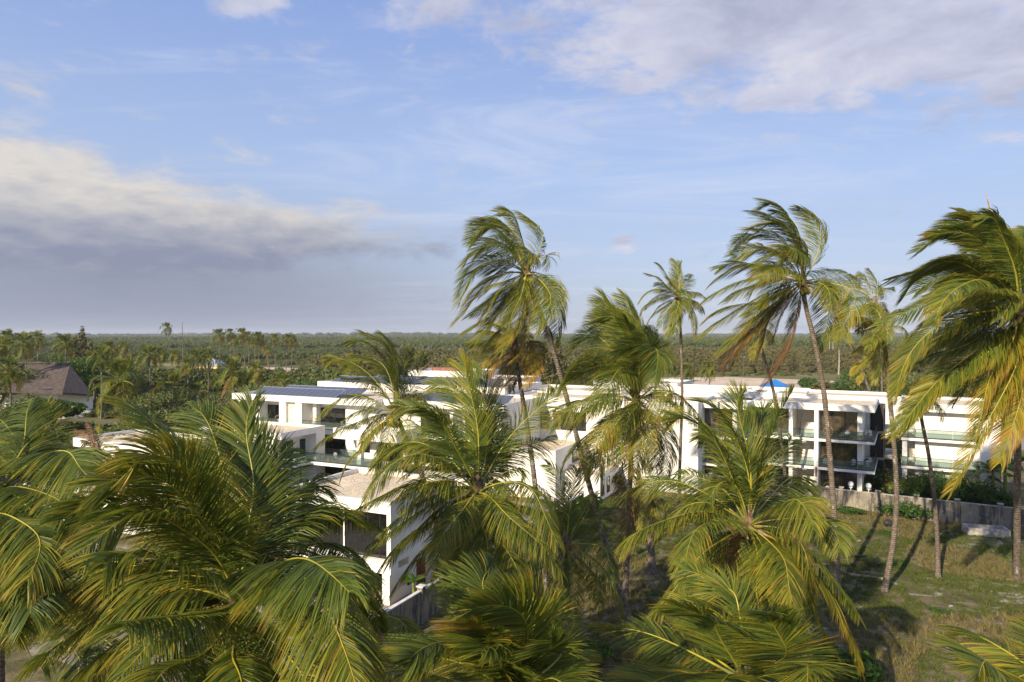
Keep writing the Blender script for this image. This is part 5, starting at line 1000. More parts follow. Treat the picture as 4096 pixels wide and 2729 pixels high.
# ---- mid distance palms: a few prototypes, copied
def proto_palm(seed, L, nfr, nl, wid, dry=.16, wind=.6, up=1.0):
    g = np.random.default_rng(seed); fr = []
    for k in range(nfr):
        a = k*2.39996 + g.uniform(-.3, .3); e = R(86) - (k/nfr) * R(145) * up; Lx = L*g.uniform(.85, 1.05)*(0.85 if k < 3 else 1)
        h = np.array([math.cos(a)*math.cos(e), math.sin(a)*math.cos(e), math.sin(e)])
        pm = (h*.52 + WIND*.06)*Lx; p2 = (h*.70 + WIND*(.12 + .18*(h[0] > 0)) + np.array([0, 0, -.20 - .14*(e < .5)]))*Lx
        d = dry + g.normal(0, .05) + (.06 if e < -.3 else 0) + (.5 if (k > nfr-3 and g.random() < .5) else 0)
        A, B = frond_geo(bez(h*.15, pm, p2, 9), Lx, seed*50+k, float(np.clip(d, .02, 1)), nl, 1.05*L/5, wid, wind*.45, .22, .2, 2, 0, .05, .5)
        n = len(A[0]); V = np.concatenate([A[0], B[0]]); Q = np.concatenate([A[1], B[1]+n]); dd = np.concatenate([A[2], B[2]])
        me = qmesh('frond', V, Q, {'dry': dd}); me.materials.append(M['leaf']); me.materials.append(M['rachis'])
        mi = np.zeros(len(Q), dtype=np.int32); mi[:len(A[1])] = 1; me.polygons.foreach_set('material_index', mi); fr.append(me)
    return fr
PROTO_MID = [proto_palm(s, 5., 25, 46, .085, .06 + .035*(s % 3), .55 + .1*(s % 3)) for s in range(1, 6)]
PROTO_FAR = [proto_palm(s, 4.6, 20, 22, .16, .12, .5) for s in range(11, 15)]
PROTO_YOUNG = [proto_palm(s, 4.8, 14, 44, .085, .12, .45, .72) for s in range(21, 23)]
tv, tq = trunk_mesh([(0, 0, 0), (.25, 0, 3), (.1, .1, 7), (0, 0, 10)], .2, .13, 1.5, 6, .5)
TRUNK = qmesh('trunk', tv, tq, smooth=True); TRUNK.materials.append(M['trunk'])
NB = [(0, 0)]
def midpalm(x, y, D, s, label, kind='mid', base=None, tilt=0., group='palms in the middle distance', cat='palm tree'):
    protos = {'mid': PROTO_MID, 'far': PROTO_FAR, 'young': PROTO_YOUNG}[kind]; fr = protos[int(x*3+y) % len(protos)]
    c = at(x, y, D); bx = base[0] if base is not None else x; b_ = at(bx, y, D); b_[2] = 0
    o = empty('coconut_palm', b_, label, cat, group, 0); off = c - b_
    h = off[2]; t = link('trunk', TRUNK, None, o); t.scale = (1.0, 1.0, h/10.)
    sh = math.atan2(off[0], h); t.rotation_euler = (0, sh, 0); t.scale = (1, 1, math.hypot(off[0], h)/10.)
    rz = R(random.uniform(-28, 28))
    for me in fr:
        f = link('frond', me, None, o, off); f.scale = (s, s, s*random.uniform(.93, 1.07)); f.rotation_euler = (R(random.uniform(-5, 5)), R(random.uniform(-6, 6)) + tilt, rz)
    return o
Z = lambda x, y: (x/2.136, 1200 + y/2.136)
def zm(x, y, D, s, label, kind='mid', bx=None, **k):
    q = Z(x, y); return midpalm(q[0], q[1], D, s, label, kind, (bx/2.136,) if bx else None, **k)
zm(205, 375, 150, .88, 'tall palm with a pale trunk crossing the left end of the thatched roof', bx=245)
zm(560, 375, 160, .84, 'tall palm whose thin trunk stands before the hip of the thatched roof', bx=562)
zm(80, 610, 105, .85, 'dark palm at the left edge below the thatched ridge'); zm(320, 330, 210, .8, 'palm crown behind the left pale trunk palm'); zm(60, 330, 200, .9, 'palm crown at the far left skyline')
zm(10, 400, 170, .95, 'palm crown cut by the left edge under the skyline'); zm(1040, 690, 100, 1.1, 'broad palm with an orange brown heart between thatched roof and scrub')
zm(1275, 470, 180, .95, 'palm with a brown dead skirt right of the green trees'); zm(1475, 740, 108, .95, 'dark upright palm left of the blue tarpaulin', 'young'); zm(940, 420, 190, .8, 'palm behind the broad orange hearted palm')
zm(1060, 400, 260, .8, 'small palm on the scrub skyline left of the lone tall palm'); zm(1370, 460, 230, .9, 'palm behind the brown skirted palm'); zm(860, 470, 150, .8, 'palm crown between the green tree and the broad palm')
zm(1690, 500, 190, 1.02, 'palm in front of the tin roofed hut', bx=1702); zm(1775, 485, 200, .95, 'darker palm overlapping the hut roof from the right'); zm(1665, 800, 110, .72, 'light green young palm in the scrub left of the solar roof', 'young')
zm(1985, 625, 122, .95, 'yellow green palm with red dead fronds beside the solar roof', bx=2000); zm(2190, 610, 170, .9, 'palm in front of the orange truck'); zm(1500, 480, 240, .8, 'palm half hidden left of the hut')
zm(1600, 560, 150, .6, 'small palm beside the hut yard'); zm(2000, 350, 330, .95, 'dark palm low among the thin tall palms')
zm(1428, 240, 430, 1.35, 'lone tall palm standing clear above the horizon on the left', 'far', bx=1460)
Yc = lambda x, y: (550 + x/3.363, 1270 + y/3.363)
for i, (x, y, bx, s) in enumerate([(1095, 240, 1100, 1.25), (1245, 215, 1250, 1.0), (1412, 230, 1450, 1.3), (1482, 265, 1498, 1.2), (1620, 280, 1635, 1.45), (1665, 320, 1790, 1.4), (1845, 290, 1850, 1.2), (2015, 300, 1995, 1.3), (2080, 310, 2065, 1.35), (1750, 450, 1755, 1.1), (1570, 340, 1580, 1.0)]):
    q = Yc(x, y); midpalm(q[0], q[1], 300 + 7*i, s*.92, ['thin tall palm leftmost of the skyline row', 'smaller thin palm second in the skyline row', 'tall palm with a plume crown in the skyline row', 'yellowish palm beside the plumed skyline palm', 'broadest crown of the skyline palm row', 'skyline palm on a strongly leaning trunk', 'thin palm right of the leaning skyline trunk', 'left one of the last two skyline palms', 'rightmost of the thin skyline palms', 'short dark palm under the skyline row', 'small palm between the plumed and the broadest skyline crowns'][i], 'far', (550 + bx/3.363,), group='thin tall palms on the skyline')
midpalm(1388, 1492, 150, .9, 'drooping palm behind the solar panels and grey tin roof'); midpalm(2665, 1395, 252, .95, 'small palm standing alone before the far trees right of centre', 'far', (2667,))
midpalm(2748, 1488, 190, .9, 'left one of two short palms at the edge of the sand field'); midpalm(2836, 1478, 200, .85, 'right one of two short palms at the edge of the sand field'); midpalm(1788, 1460, 230, .8, 'faint palm in the scrub behind the solar roof', 'far')
midpalm(1940, 1440, 260, .8, 'distant palm behind the yellowing palm', 'far'); midpalm(1130, 1530, 140, .8, 'low dark palm right of the yellow green palm', 'young')
for x, yt in ((3316, 1362), (3330, 1366), (3354, 1400)):
    b_ = atz(x, 1452 if x < 3350 else 1500, 0); h = 18.5 - (yt-1340)*b_[1]/2730
    q = MB().tube([(0, 0, 0), (.3, 0, h*.5), (.2, 0, h)], [.35, .28, .16], 5).build('dead_palm', M['palebark']); q.location = b_; tag(q, {3316: 'taller of two pale dead trunks near the far trees', 3330: 'second pale dead trunk leaning beside the taller one', 3354: 'speckled dead trunk nearer than the pale pair'}[x], 'dead tree')

# ---------------------------------------------------------------- broadleaf trees, shrubs, forest
def leaf_cloud(seed, blobs, n, size, squash=1., drynoise=.5, elong=1.6, droop=0.):
    """small leaf quads spread over and in a set of ellipsoid blobs [(x,y,z,rx,ry,rz)]"""
    g = np.random.default_rng(seed); B = np.array(blobs, float); vol = (B[:, 3]*B[:, 4]*B[:, 5])**.67; pick = g.choice(len(B), n, p=vol/vol.sum()); b = B[pick]
    d = nrm(g.normal(0, 1, (n, 3))); rad = g.random(n)**.22
    clump = np.array([mnoise.noise(Vector((float(q[0])*2.2 + seed, float(q[1])*2.2, float(q[2])*2.2 + k*3.7))) for q, k in zip(d, pick)])
    rad = rad * (1 + .38*clump); p = b[:, :3] + d*b[:, 3:6]*rad[:, None]
    nn = nrm(d*.7 + g.normal(0, .55, (n, 3)) + [0, 0, .25]); a = nrm(np.cross(nn, g.normal(0, 1, (n, 3)) + [0, 0, .01])); 
    if droop: a = nrm(a + [0, 0, -droop])
    c = nrm(np.cross(nn, a)); s = size*g.uniform(.6, 1.25, n)[:, None]
    e = elong
    V = np.stack([p - a*s*e*.5 - c*s*.3, p - a*s*e*.1 + c*s*.5, p + a*s*e*.6 + c*s*.12, p + a*s*e*.15 - c*s*.5], 1)
    dry = np.clip(.42 + .30*clump*drynoise*2 + g.normal(0, .12, n) , 0, 1)
    return V.reshape(-1, 3), np.arange(n*4).reshape(n, 4), np.repeat(dry, 4)
def crown_blobs(seed, w, h, z0, n=9):
    g = np.random.default_rng(seed); out = [(0, 0, z0 + h*.5, w*.33, w*.33, h*.42)]
    for k in range(n):
        a = k*2.4 + g.uniform(-.4, .4); rr = w*.5*g.uniform(.35, .72); s = g.uniform(.18, .30)*w; out.append((math.cos(a)*rr, math.sin(a)*rr, z0 + h*g.uniform(.28, .80), s, s, s*.72*h/w*1.2))
    return out
def limbs(blobs, z0, r, seed):
    mb = MB(); mb.tube([(0, 0, -.3), (.1, 0, z0*.5), (0, .05, z0)], [r*1.3, r, r*.8], 7)
    for b in blobs[1:]: mb.tube([(0, .05, z0*.85), (b[0]*.45, b[1]*.45, z0 + (b[2]-z0)*.55), (b[0]*.9, b[1]*.9, b[2])], [r*.6, r*.38, r*.12], 5)
    return mb
def broadtree(name, x, yb, D, w, h, z0, label, m='tree', n=4500, size=.32, seed=1, cat='tree', group=None, squash=None):
    b_ = at(x, 1400, D); b_[2] = 0; o = empty(name, b_, label, cat, group)
    bl = crown_blobs(seed, w, h, z0); V, Q, d = leaf_cloud(seed, bl, n, size)
    link('crown', qmesh('crown', V, Q, {'dry': d}), M[m], o)
    if z0 > .4: limbs(bl, z0, max(.1, w*.03), seed).build('trunk', M['bark'], o)
    return o
bt_ = broadtree
bt_('umbrella_tree', 205, 0, 98, 9.5, 3.2, 6.2, 'flat topped dark green umbrella tree in front of the thatched roof', 'bright', 6500, .3, 31)
bt_('shrub', 330, 0, 100, 9, 4.5, 1.5, 'dark shrub under the right eave of the thatched building', 'tree', 4500, .3, 32)
for i, (x, D, w, h, z0, m, lb) in enumerate([
 (150, 175, 15, 6.5, 6, 'bright', 'bright green tree behind the thatched ridge between two pale trunks'), (215, 180, 13, 6, 6.5, 'bright', 'bright green tree above the middle of the thatched ridge'), (310, 170, 13, 7.5, 5.5, 'bright', 'rounded green tree right above the thatched hip'), (375, 178, 12, 7, 6, 'bright', 'green tree right of the thatched building'),
 (400, 84, 12, 5.0, 2.4, 'tree', 'large dark olive shrub left of the big front palm crown'), (500, 82, 11, 5.0, 2.6, 'tree', 'large dark olive shrub behind the top of the big front palm'), (300, 86, 7, 4.0, 1.2, 'tree', 'small dark bush left of the far left roof'), (590, 100, 11, 6, 2, 'tree', 'dark tree mass left of the blue tarpaulin'),
 (700, 105, 10, 5, 2, 'bright', 'bright green bush before the yellow green palm'), (800, 112, 11, 5.5, 1.5, 'tree', 'round bush left of the solar roof'), (870, 118, 9, 5, 1.2, 'bright', 'pale green bush beside the red dead fronds'), (930, 120, 10, 5, 1.2, 'tree', 'dark bush at the left roof corner'), (640, 140, 14, 6, 2, 'tree', 'dark scrub tree below the hut yard'),
 (1060, 150, 15, 6, 2.0, 'tree', 'dark broad tree just behind the left end of the solar roof'), (1150, 158, 13, 5, 1.8, 'tree', 'dark bush behind the front solar panels'), (1290, 200, 14, 5.5, 1.4, 'tree', 'green bush left of the grey tin roof'), (1200, 190, 15, 4.5, 1.0, 'bright', 'low bright green bush at the utility pole'), (1130, 205, 13, 5, 1.5, 'tree', 'green bush below the bare ground'), (960, 190, 12, 3.4, 1.0, 'tree', 'bush under the truck'), (850, 210, 10, 2.6, .6, 'tree', 'bush below the hut'), (720, 190, 11, 3, .8, 'tree', 'scrub bush beside the short poles'), (1380, 215, 15, 6, 1.5, 'tree', 'bush behind the grey tin roof'),
 (2010, 190, 12, 8, 3, 'bright', 'bright green tree behind the tall middle block'), (1960, 196, 9, 6, 3, 'bright', 'leafy tree left of the brown trunk scrub'), (3240, 215, 7, 5, .6, 'bright', 'round green bush beyond the sand field'), (3420, 185, 12, 8, 1.5, 'bright', 'bright green tree beside the goal frame'), (3500, 170, 12, 8, 2, 'tree', 'green tree behind the low yellow palms'), (3300, 205, 9, 4.5, .5, 'olive', 'olive bush right of the round green bush'), (3700, 160, 16, 8, 2, 'tree', 'green tree behind the right edge palm'), (3900, 150, 16, 9, 2, 'tree', 'large green tree over the rightmost roof'), (4060, 140, 14, 9, 2, 'tree', 'green tree at the right edge behind the fronds'), (3560, 130, 8, 6, 1, 'bright', 'leafy shrub beyond the annex building'),
 (50, 120, 12, 6, 2, 'tree', 'dark tree under the left edge palm crowns'), (0, 150, 14, 7, 4, 'tree', 'dark tree at the far left edge'), (480, 170, 13, 6, 3, 'tree', 'dark tree behind the broad palm'), (560, 220, 15, 6, 3, 'tree', 'scrub tree behind the brown skirted palm')]):
    near = D < 130; bt_('broadleaf_tree' if z0 > 1.6 else 'shrub', x, 0, D, w, h, z0, lb, m, 5200 if near else 4200, .24 if near else .30, 40+i, 'tree' if z0 > 1.6 else 'shrub')

# garden planting near the blocks
def at_b(b, u, v, z=0): return b.world(u, v, z)
def shrub_at(p, w, h, label, m='bright', n=1200, size=.16, seed=1, name='shrub', red=0):
    o = empty(name, (p[0], p[1], 0), label, 'shrub'); bl = crown_blobs(seed, w, h, .15, 6); V, Q, d = leaf_cloud(seed, bl, n, size); link('foliage', qmesh('foliage', V, Q, {'dry': d}), M[m], o)
    limbs(bl, .3, .05, seed).build('stem', M['bark'], o)
    if red:
        g = np.random.default_rng(seed); mb = MB()
        for k in range(red): a = g.uniform(0, 6.28); mb.ball((math.cos(a)*w*.45, math.sin(a)*w*.45, g.uniform(.4, 1)*h), .09, 5, 4)
        mb.build('blossom', M['red'], o)
G = lambda x, y: atz(x, y, 0)
shrub_at(G(3505, 1965), 3.4, 2.7, 'large leaved green shrub beside the garden path corner', 'bright', 1500, .25, 71); shrub_at(G(3585, 1985), 2.6, 2.5, 'shrub with red flowers right of the garden path', 'tree', 1300, .2, 72, red=16); shrub_at(G(3450, 1990), 2.5, 1.4, 'low shrub behind the wall lamps', 'bright', 900, .16, 73)
for i, (x, y, w, h) in enumerate([(3560, 1890, 4, 3.0), (3540, 1850, 4, 3.4), (3570, 1810, 4.5, 2.8), (3590, 1830, 3.5, 3.0)]): shrub_at(G(x, y), w, h, ['dark hedge bush between the two right blocks, nearest the path', 'dark hedge bush in the middle of the gap between the right blocks', 'dark hedge bush at the end of the gap by the lane', 'dark hedge bush against the rightmost block corner'][i], 'tree', 1200, .22, 75+i)
shrub_at(G(3665, 1990), 2.2, 2.3, 'pale leafed shrub before the blank wall of the rightmost block', 'bright', 800, .2, 80); shrub_at(G(3240, 1960), 2.2, 1.2, 'planter bush behind the stained wall left of the tall trunk', 'bright', 700, .14, 81); shrub_at(G(3340, 1968), 2.4, 1.1, 'planter bush under the ground floor window of the right block', 'bright', 700, .14, 82)
shrub_at(G(2440, 1960), 4, 2.6, 'dark shrub beyond the white coped wall in the centre', 'tree', 1400, .22, 83); shrub_at(G(2330, 2080), 3.4, 2.4, 'green bush at the end of the white coped wall', 'bright', 1400, .2, 84); shrub_at(G(1545, 2390), 3.0, 2.2, 'bush with broad leaves inside the compound at the near villa corner', 'bright', 1600, .2, 85)
shrub_at(G(3630, 2075), 5.0, 1.7, 'bright green weedy bush at the foot of the stained wall', 'bright', 2400, .13, 86); shrub_at(G(3580, 2060), 3.4, 1.3, 'low weeds at the wall foot left of the bright bush', 'bright', 1500, .12, 87); shrub_at(G(3180, 2010), 3.2, 1.3, 'weeds at the wall foot behind the palm crown', 'tree', 1200, .14, 88); shrub_at(G(3400, 2060), 3.0, .7, 'low green weeds below the pillar of the stained wall', 'bright', 1000, .12, 89)
shrub_at(G(3380, 2760), 3.4, 2.0, 'dark green leafy bush at the bottom edge right of the palms', 'bright', 2600, .2, 90); shrub_at(G(2330, 2640), 3.0, 1.2, 'tuft of grass green weeds at the bottom centre', 'bright', 1800, .14, 91); shrub_at(b4.world(-1.5, -2.5, 0), 3, 3.2, 'slim shrub in front of the near villa window', 'bright', 1500, .2, 92); shrub_at(b4.world(3.6, D4+5, 0), 4, 3.5, 'creeper covered shrub beside the gazebo', 'tree', 1600, .2, 93)
shrub_at(b5c.world(8.0, 3.0, 0)*[1, 1, 0] + [0, 0, 0], .1, .1, 'tiny plant pot base beside the roof terrace', 'tree', 4, .05, 94) if False else None
pt = empty('potted_shrub', b5c.world(8.1, 3.0, 6.5), 'potted leafy shrub on the white roof terrace behind the bar chair', 'potted plant'); MB().tube([(0, 0, 0), (0, 0, .5)], [.25, .32], 10).build('pot', M['concrete'], pt)
V, Q, d = leaf_cloud(95, [(0, 0, 1.7, .9, .9, .6), (.6, 0, 2.0, .5, .5, .4), (-.5, 0, 1.6, .5, .5, .4)], 500, .14); link('foliage', qmesh('foliage', V, Q, {'dry': d}), M['tree'], pt)
def blades(name, p, w, dp, h, n, label, m='bright', wid=.10, cat='tall grass', lean=.6, seed=5, dry=.4):
    """a clump of long arching grass blades"""
    g = np.random.default_rng(seed); b = np.stack([g.uniform(-w/2, w/2, n), g.uniform(-dp/2, dp/2, n), np.zeros(n)], 1); d = nrm(np.stack([g.normal(0, .35, n), g.normal(0, .35, n), np.ones(n)], 1)); ln = h*g.uniform(.65, 1.25, n)
    rows = [b]; out = nrm(np.stack([g.normal(-.2, 1, n), g.normal(-.3, 1, n), np.zeros(n)], 1))
    for q in range(5): dq = nrm(d + out*lean*(q/4)**1.5*1.6 + np.array([0, 0, -1])*lean*2.0*(q/4)**2.2); rows.append(rows[-1] + dq*(ln/5)[:, None])
    wv = nrm(np.cross(d, out + g.normal(0, .3, (n, 3)))); W = [.5, .9, 1, .8, .5, .06]; V = []
    for q in range(6): V += [rows[q] - wv*wid*.5*W[q], rows[q] + wv*wid*.5*W[q]]
    V = np.stack(V, 1); off = (np.arange(n)*12)[:, None]; Q = np.concatenate([off + np.array([2*q, 2*q+1, 2*q+3, 2*q+2]) for q in range(5)]); dd = np.clip(dry + g.normal(0, .15, n), 0, 1)[:, None] + np.linspace(-.1, .15, 12)[None, :]
    o = empty(name, (p[0], p[1], 0), label, cat); l = link('blades', qmesh('blades', V.reshape(-1, 3), Q, {'dry': dd.ravel()}), M[m], o); l['kind'] = 'stuff'; return o
q0, q1 = G(3720, 2010), G(3960, 2040)
for i, t in enumerate((0.05, .42, .8)): 
    p = q0 + (q1-q0)*t; blades('tall_grass_clump', p + [0, 1.2, 0], 3.2, 1.6, 3.9, 420, ['left one of the tall drooping grass clumps behind the stained wall', 'middle one of the tall drooping grass clumps behind the stained wall', 'right one of the tall drooping grass clumps behind the stained wall'][i], 'bright', .13, seed=50+i, dry=.3)
blades('tall_grass_clump', G(4010, 2050) + [0, 1, 0], 3, 1.6, 2.8, 300, 'shorter reed clump under the banana plant', 'bright', .12, seed=57, dry=.25)
blades('dry_reed', G(3690, 1990) + [0, 0, 0], .8, .5, 3.0, 14, 'few thin dry reeds beside the grass clumps', 'drygrass', .07, seed=58, dry=.6)
def banana(p, h, n, label, seed, s=1.):
    g = np.random.default_rng(seed); o = empty('banana_plant', (p[0], p[1], 0), label, 'banana plant'); MB().tube([(0, 0, 0), (.05, 0, h*.5), (0, 0, h)], [.2*s, .16*s, .08*s], 8).build('stem', M['nut_g'], o)
    for k in range(n):
        a = k*2.4 + g.uniform(-.3, .3); e = g.uniform(.25, 1.2); L = g.uniform(1.8, 2.7)*s; hd = np.array([math.cos(a), math.sin(a), 0]); S_ = np.array([-math.sin(a), math.cos(a), 0]); V = []; Q = []; dd = []
        rows = 10
        for i in range(rows):
            t = i/(rows-1); p_ = np.array([0, 0, h*.92]) + hd*L*t*math.cos(e)*(1) + np.array([0, 0, L*(t*math.sin(e) - .55*t*t)]); w_ = (.04 + .34*math.sin(math.pi*min(1, max(0, (t-.12)/.88))**.8))*s if t > .12 else .03
            for c_ in (-1, -.001, .001, 1): V.append(p_ + S_*w_*c_ + np.array([0, 0, -.35*abs(c_)*w_ + g.normal(0, .012)])); dd.append(.35 + .3*g.random() + .2*t)
        for i in range(rows-1):
            for c_ in (0, 2): Q.append((i*4+c_, i*4+c_+1, i*4+c_+5, i*4+c_+4))
        link('leaf', qmesh('leaf', np.array(V), np.array(Q), {'dry': np.array(dd)}), M['bright'], o)
for i, (x, y, h) in enumerate([(4010, 2035, 4.0), (4060, 2040, 4.6), (4100, 2010, 4.2), (3975, 2020, 3.2)]): banana(G(x, y) + [0, 1.5, 0], h, 11, ['banana plant in front of the rightmost block end wall', 'tallest banana plant near the right edge', 'banana plant cut by the right edge', 'small banana plant left of the taller ones'][i], 60+i, 1.25)
banana(b4.world(W4+1.3, 6.6, 0), 2.6, 9, 'banana plant by the red door of the near villa', 66); banana(b4.world(W4+1.0, 1.2, 0), 1.8, 7, 'young banana plant inside the wall by the near villa', 67, .8); banana(b1d.world(-2.6, -1.0, 0), 2.8, 8, 'banana plant in the dark yard below the shaded deck', 68)

# small things in the field
db = MB().ball((0, 0, .28), .42, 9, 6, (1.1, .9, .8)).build('black_boulder', M['dark']); db.location = G(3553, 2103); tag(db, 'small black lump lying in the grass left of the dark trunk', 'boulder')
lg = MB().tube([(0, 0, .12), (2.6, -1.1, .1)], [.13, .1], 7).build('fallen_log', M['spathe']); lg.location = G(3395, 2305); tag(lg, 'pale fallen log lying in the grass beside the tall palm trunk', 'log')
lg = MB().tube([(0, 0, .1), (1.6, .3, .12)], [.1, .08], 6).build('charred_log', M['dark']); lg.location = G(3400, 2232); tag(lg, 'short charred log in the grass', 'log')
FB = []
for i, (x, y, a, lb) in enumerate([(3400, 2265, .1, 'dead brown palm frond lying in the grass behind the flared trunk'), (2650, 2203, .3, 'dead palm frond on the ground beside the light trunk'), (3370, 2145, 2.6, 'curled dead frond at the edge of the palm crown'), (2690, 2055, 1.2, 'grey dead frond near the wall in the centre')]):
    p0 = G(x, y) + [0, 0, .12]; d = np.array([math.cos(a), math.sin(a), 0]); A, B = frond_geo(bez(np.zeros(3), d*1.6 + [0, 0, .15], d*3.2), 3.2, 900+i, .92, 40, .6, .05, .2, .6, 0, 2)
    V = np.concatenate([A[0], B[0]]); V[:, 2] = np.maximum(V[:, 2], .02); o = link('dead_frond', qmesh('dead_frond', V, np.concatenate([A[1], B[1] + len(A[0])]), {'dry': np.concatenate([A[2], B[2]])}), M['leaf'], None, p0); tag(o, lb, 'dead frond')

# ---------------------------------------------------------------- scattered stuff through geometry nodes
def scatter(name, pts, scl, idx, rot, protos, label, parent=None):
    c = bpy.data.collections.new(name + '_sources')
    for i, (me) in enumerate(protos):
        o = bpy.data.objects.new('%s_source_%02d' % (name, i), me); c.objects.link(o)
    me = bpy.data.meshes.new(name); me.vertices.add(len(pts)); me.vertices.foreach_set('co', np.ascontiguousarray(pts, dtype=np.float32).ravel())
    for nm, a in (('scl', scl), ('rot', rot)): q = me.attributes.new(nm, 'FLOAT', 'POINT'); q.data.foreach_set('value', np.ascontiguousarray(a, dtype=np.float32))
    q = me.attributes.new('idx', 'INT', 'POINT'); q.data.foreach_set('value', np.ascontiguousarray(idx, dtype=np.int32))
    ob = link(name, me); tag(ob, label, None, None, 'stuff')
    ng = bpy.data.node_groups.new(name, 'GeometryNodeTree'); ng.interface.new_socket('Geometry', in_out='INPUT', socket_type='NodeSocketGeometry'); ng.interface.new_socket('Geometry', in_out='OUTPUT', socket_type='NodeSocketGeometry')
    n = ng.nodes; l = ng.links; gi = n.new('NodeGroupInput'); go = n.new('NodeGroupOutput'); ip = n.new('GeometryNodeInstanceOnPoints'); ci = n.new('GeometryNodeCollectionInfo')
    ci.inputs['Collection'].default_value = c; ci.inputs['Separate Children'].default_value = True; ci.inputs['Reset Children'].default_value = True
    def na(nm, ty): q = n.new('GeometryNodeInputNamedAttribute'); q.data_type = ty; q.inputs['Name'].default_value = nm; return next(s for s in q.outputs if s.enabled and s.name == 'Attribute')
    cx = n.new('ShaderNodeCombineXYZ'); l.new(na('rot', 'FLOAT'), cx.inputs[2]); er = n.new('FunctionNodeEulerToRotation'); l.new(cx.outputs[0], er.inputs[0])
    l.new(gi.outputs[0], ip.inputs['Points']); l.new(ci.outputs[0], ip.inputs['Instance']); ip.inputs['Pick Instance'].default_value = True
    l.new(na('idx', 'INT'), ip.inputs['Instance Index']); l.new(er.outputs[0], ip.inputs['Rotation']); l.new(na('scl', 'FLOAT'), ip.inputs['Scale']); l.new(ip.outputs[0], go.inputs[0])
    md = ob.modifiers.new('scatter', 'NODES'); md.node_group = ng; return ob
def cloudmesh(nm, seed, blobs, n, size, m, **k):
    V, Q, d = leaf_cloud(seed, blobs, n, size, **k); me = qmesh(nm, V, Q, {'dry': d}); me.materials.append(M[m]); return me
FOR = [cloudmesh('forest_tree', 200+i, crown_blobs(200+i, 9, 6.5, 2.5, 8), 950, .8, 'tree') for i in range(4)]
FOR += [cloudmesh('forest_tree', 210+i, crown_blobs(210+i, 8, 6, 2, 8), 850, .8, 'bright' if i == 0 else 'tree') for i in range(2)]
CAS = [cloudmesh('feathery_tree', 220+i, [(0, 0, 2.2, 3.6, 3.4, 2.4), (.9*(i-1), .5, 4.6, 2.9, 2.9, 2.3), (-1.2, 0.6*i, 5.6, 1.9, 2.0, 2.0), (1.3, -.6, 6.0-.5*i, 1.7, 1.6, 2.0), (.2, 0, 7.4, 1.0, 1.0, 1.5)], 1500, .42, 'olive', elong=2.8, droop=.0) for i in range(3)]
BSH = [cloudmesh('bush', 230+i, crown_blobs(230+i, 5, 2.6, -.3, 6), 700, .34, 'olive' if i == 1 else 'tree') for i in range(3)]
def snag(seed):
    g = random.Random(seed); mb = MB().tube([(0, 0, 0), (.1, 0, 3), (0, .1, 7)], [.16, .12, .03], 5)
    for k in range(7): z = g.uniform(2, 6); a = g.uniform(0, 6.28); mb.tube([(0, 0, z), (math.cos(a)*1.2, math.sin(a)*1.2, z+1.4)], [.07, .02], 4)
    me = mb.mesh('snag'); me.materials.append(M['palebark']); return me
SNG = [snag(i) for i in range(2)]
def inpoly_clear(x, y):                 # places kept open: fields, yards, buildings
    px = 2048 + x/y*FPX; py = 1340 + 18.5*FPX/y
    if px > 2480 and px < 3600 and 1505 < py: return False
    if 780 < px < 1240 and 1466 < py < 1560: return False
    if 560 < px < 920 and 1450 < py < 1550: return False
    return True
def wedge(n, y0, y1, pw=1., m=1.05):
    y = (y0**pw + rng.random(n)*(y1**pw - y0**pw))**(1/pw); x = (rng.random(n)*2-1)*y*.75*m + rng.normal(0, 8, n); return x, y
pts, sc_, id_, ro = [], [], [], []
def put(x, y, z, s, i): pts.append((x, y, z)); sc_.append(s); id_.append(i); ro.append(random.uniform(0, 6.28))
x, y = wedge(26000, 330, 1250, 1.6)
for a, b in zip(x, y):
    nz = mnoise.noise(Vector((a*.004, b*.004, 0))); near = b < 470
    open_ = mnoise.noise(Vector((a*.012, b*.009, 5)))
    px = 2048 + a/b*FPX
    if b < 440 and px < 2200 and open_ > .12: continue
    if not inpoly_clear(a, b): continue
    if near and px > 1400 and random.random() < .85: put(a, b, 0, random.uniform(.75, 1.2), 6 + random.randrange(3))
    elif near and open_ > -.1: put(a, b, 0, random.uniform(.6, 1.2), 9 + random.randrange(3))
    elif nz > .22 and b < 800 and random.random() < .7: put(a, b, 0, random.uniform(.7, 1.0), 6 + random.randrange(3))
    else: put(a, b, 0, random.uniform(.35, 1.0)*(.8 + .5*(b > 700))*(1.12 if px > 2500 else .95), random.randrange(6))
    if 450 < b < 700 and 1550 < px < 1850 and random.random() < .10: put(a, b, 1.5, random.uniform(.8, 1.2), 12 + random.randrange(2))
x, y = wedge(13000, 1200, 3200, 1.2)
for a, b in zip(x, y): put(a, b, 0, random.uniform(.7, 1.7) , random.randrange(6))
x, y = wedge(4200, 3200, 6000, 1.1)
for a, b in zip(x, y): put(a, b, 0, random.uniform(2.0, 3.1)*(1 + .45*mnoise.noise(Vector((a*.0011, b*.001, 2)))) , random.randrange(5))
scatter('far_forest', pts, sc_, id_, ro, FOR + CAS + BSH + SNG, 'far green and olive forest reaching to the horizon')
pts, sc_, id_, ro = [], [], [], []
x, y = wedge(7000, 150, 340, 1.2)
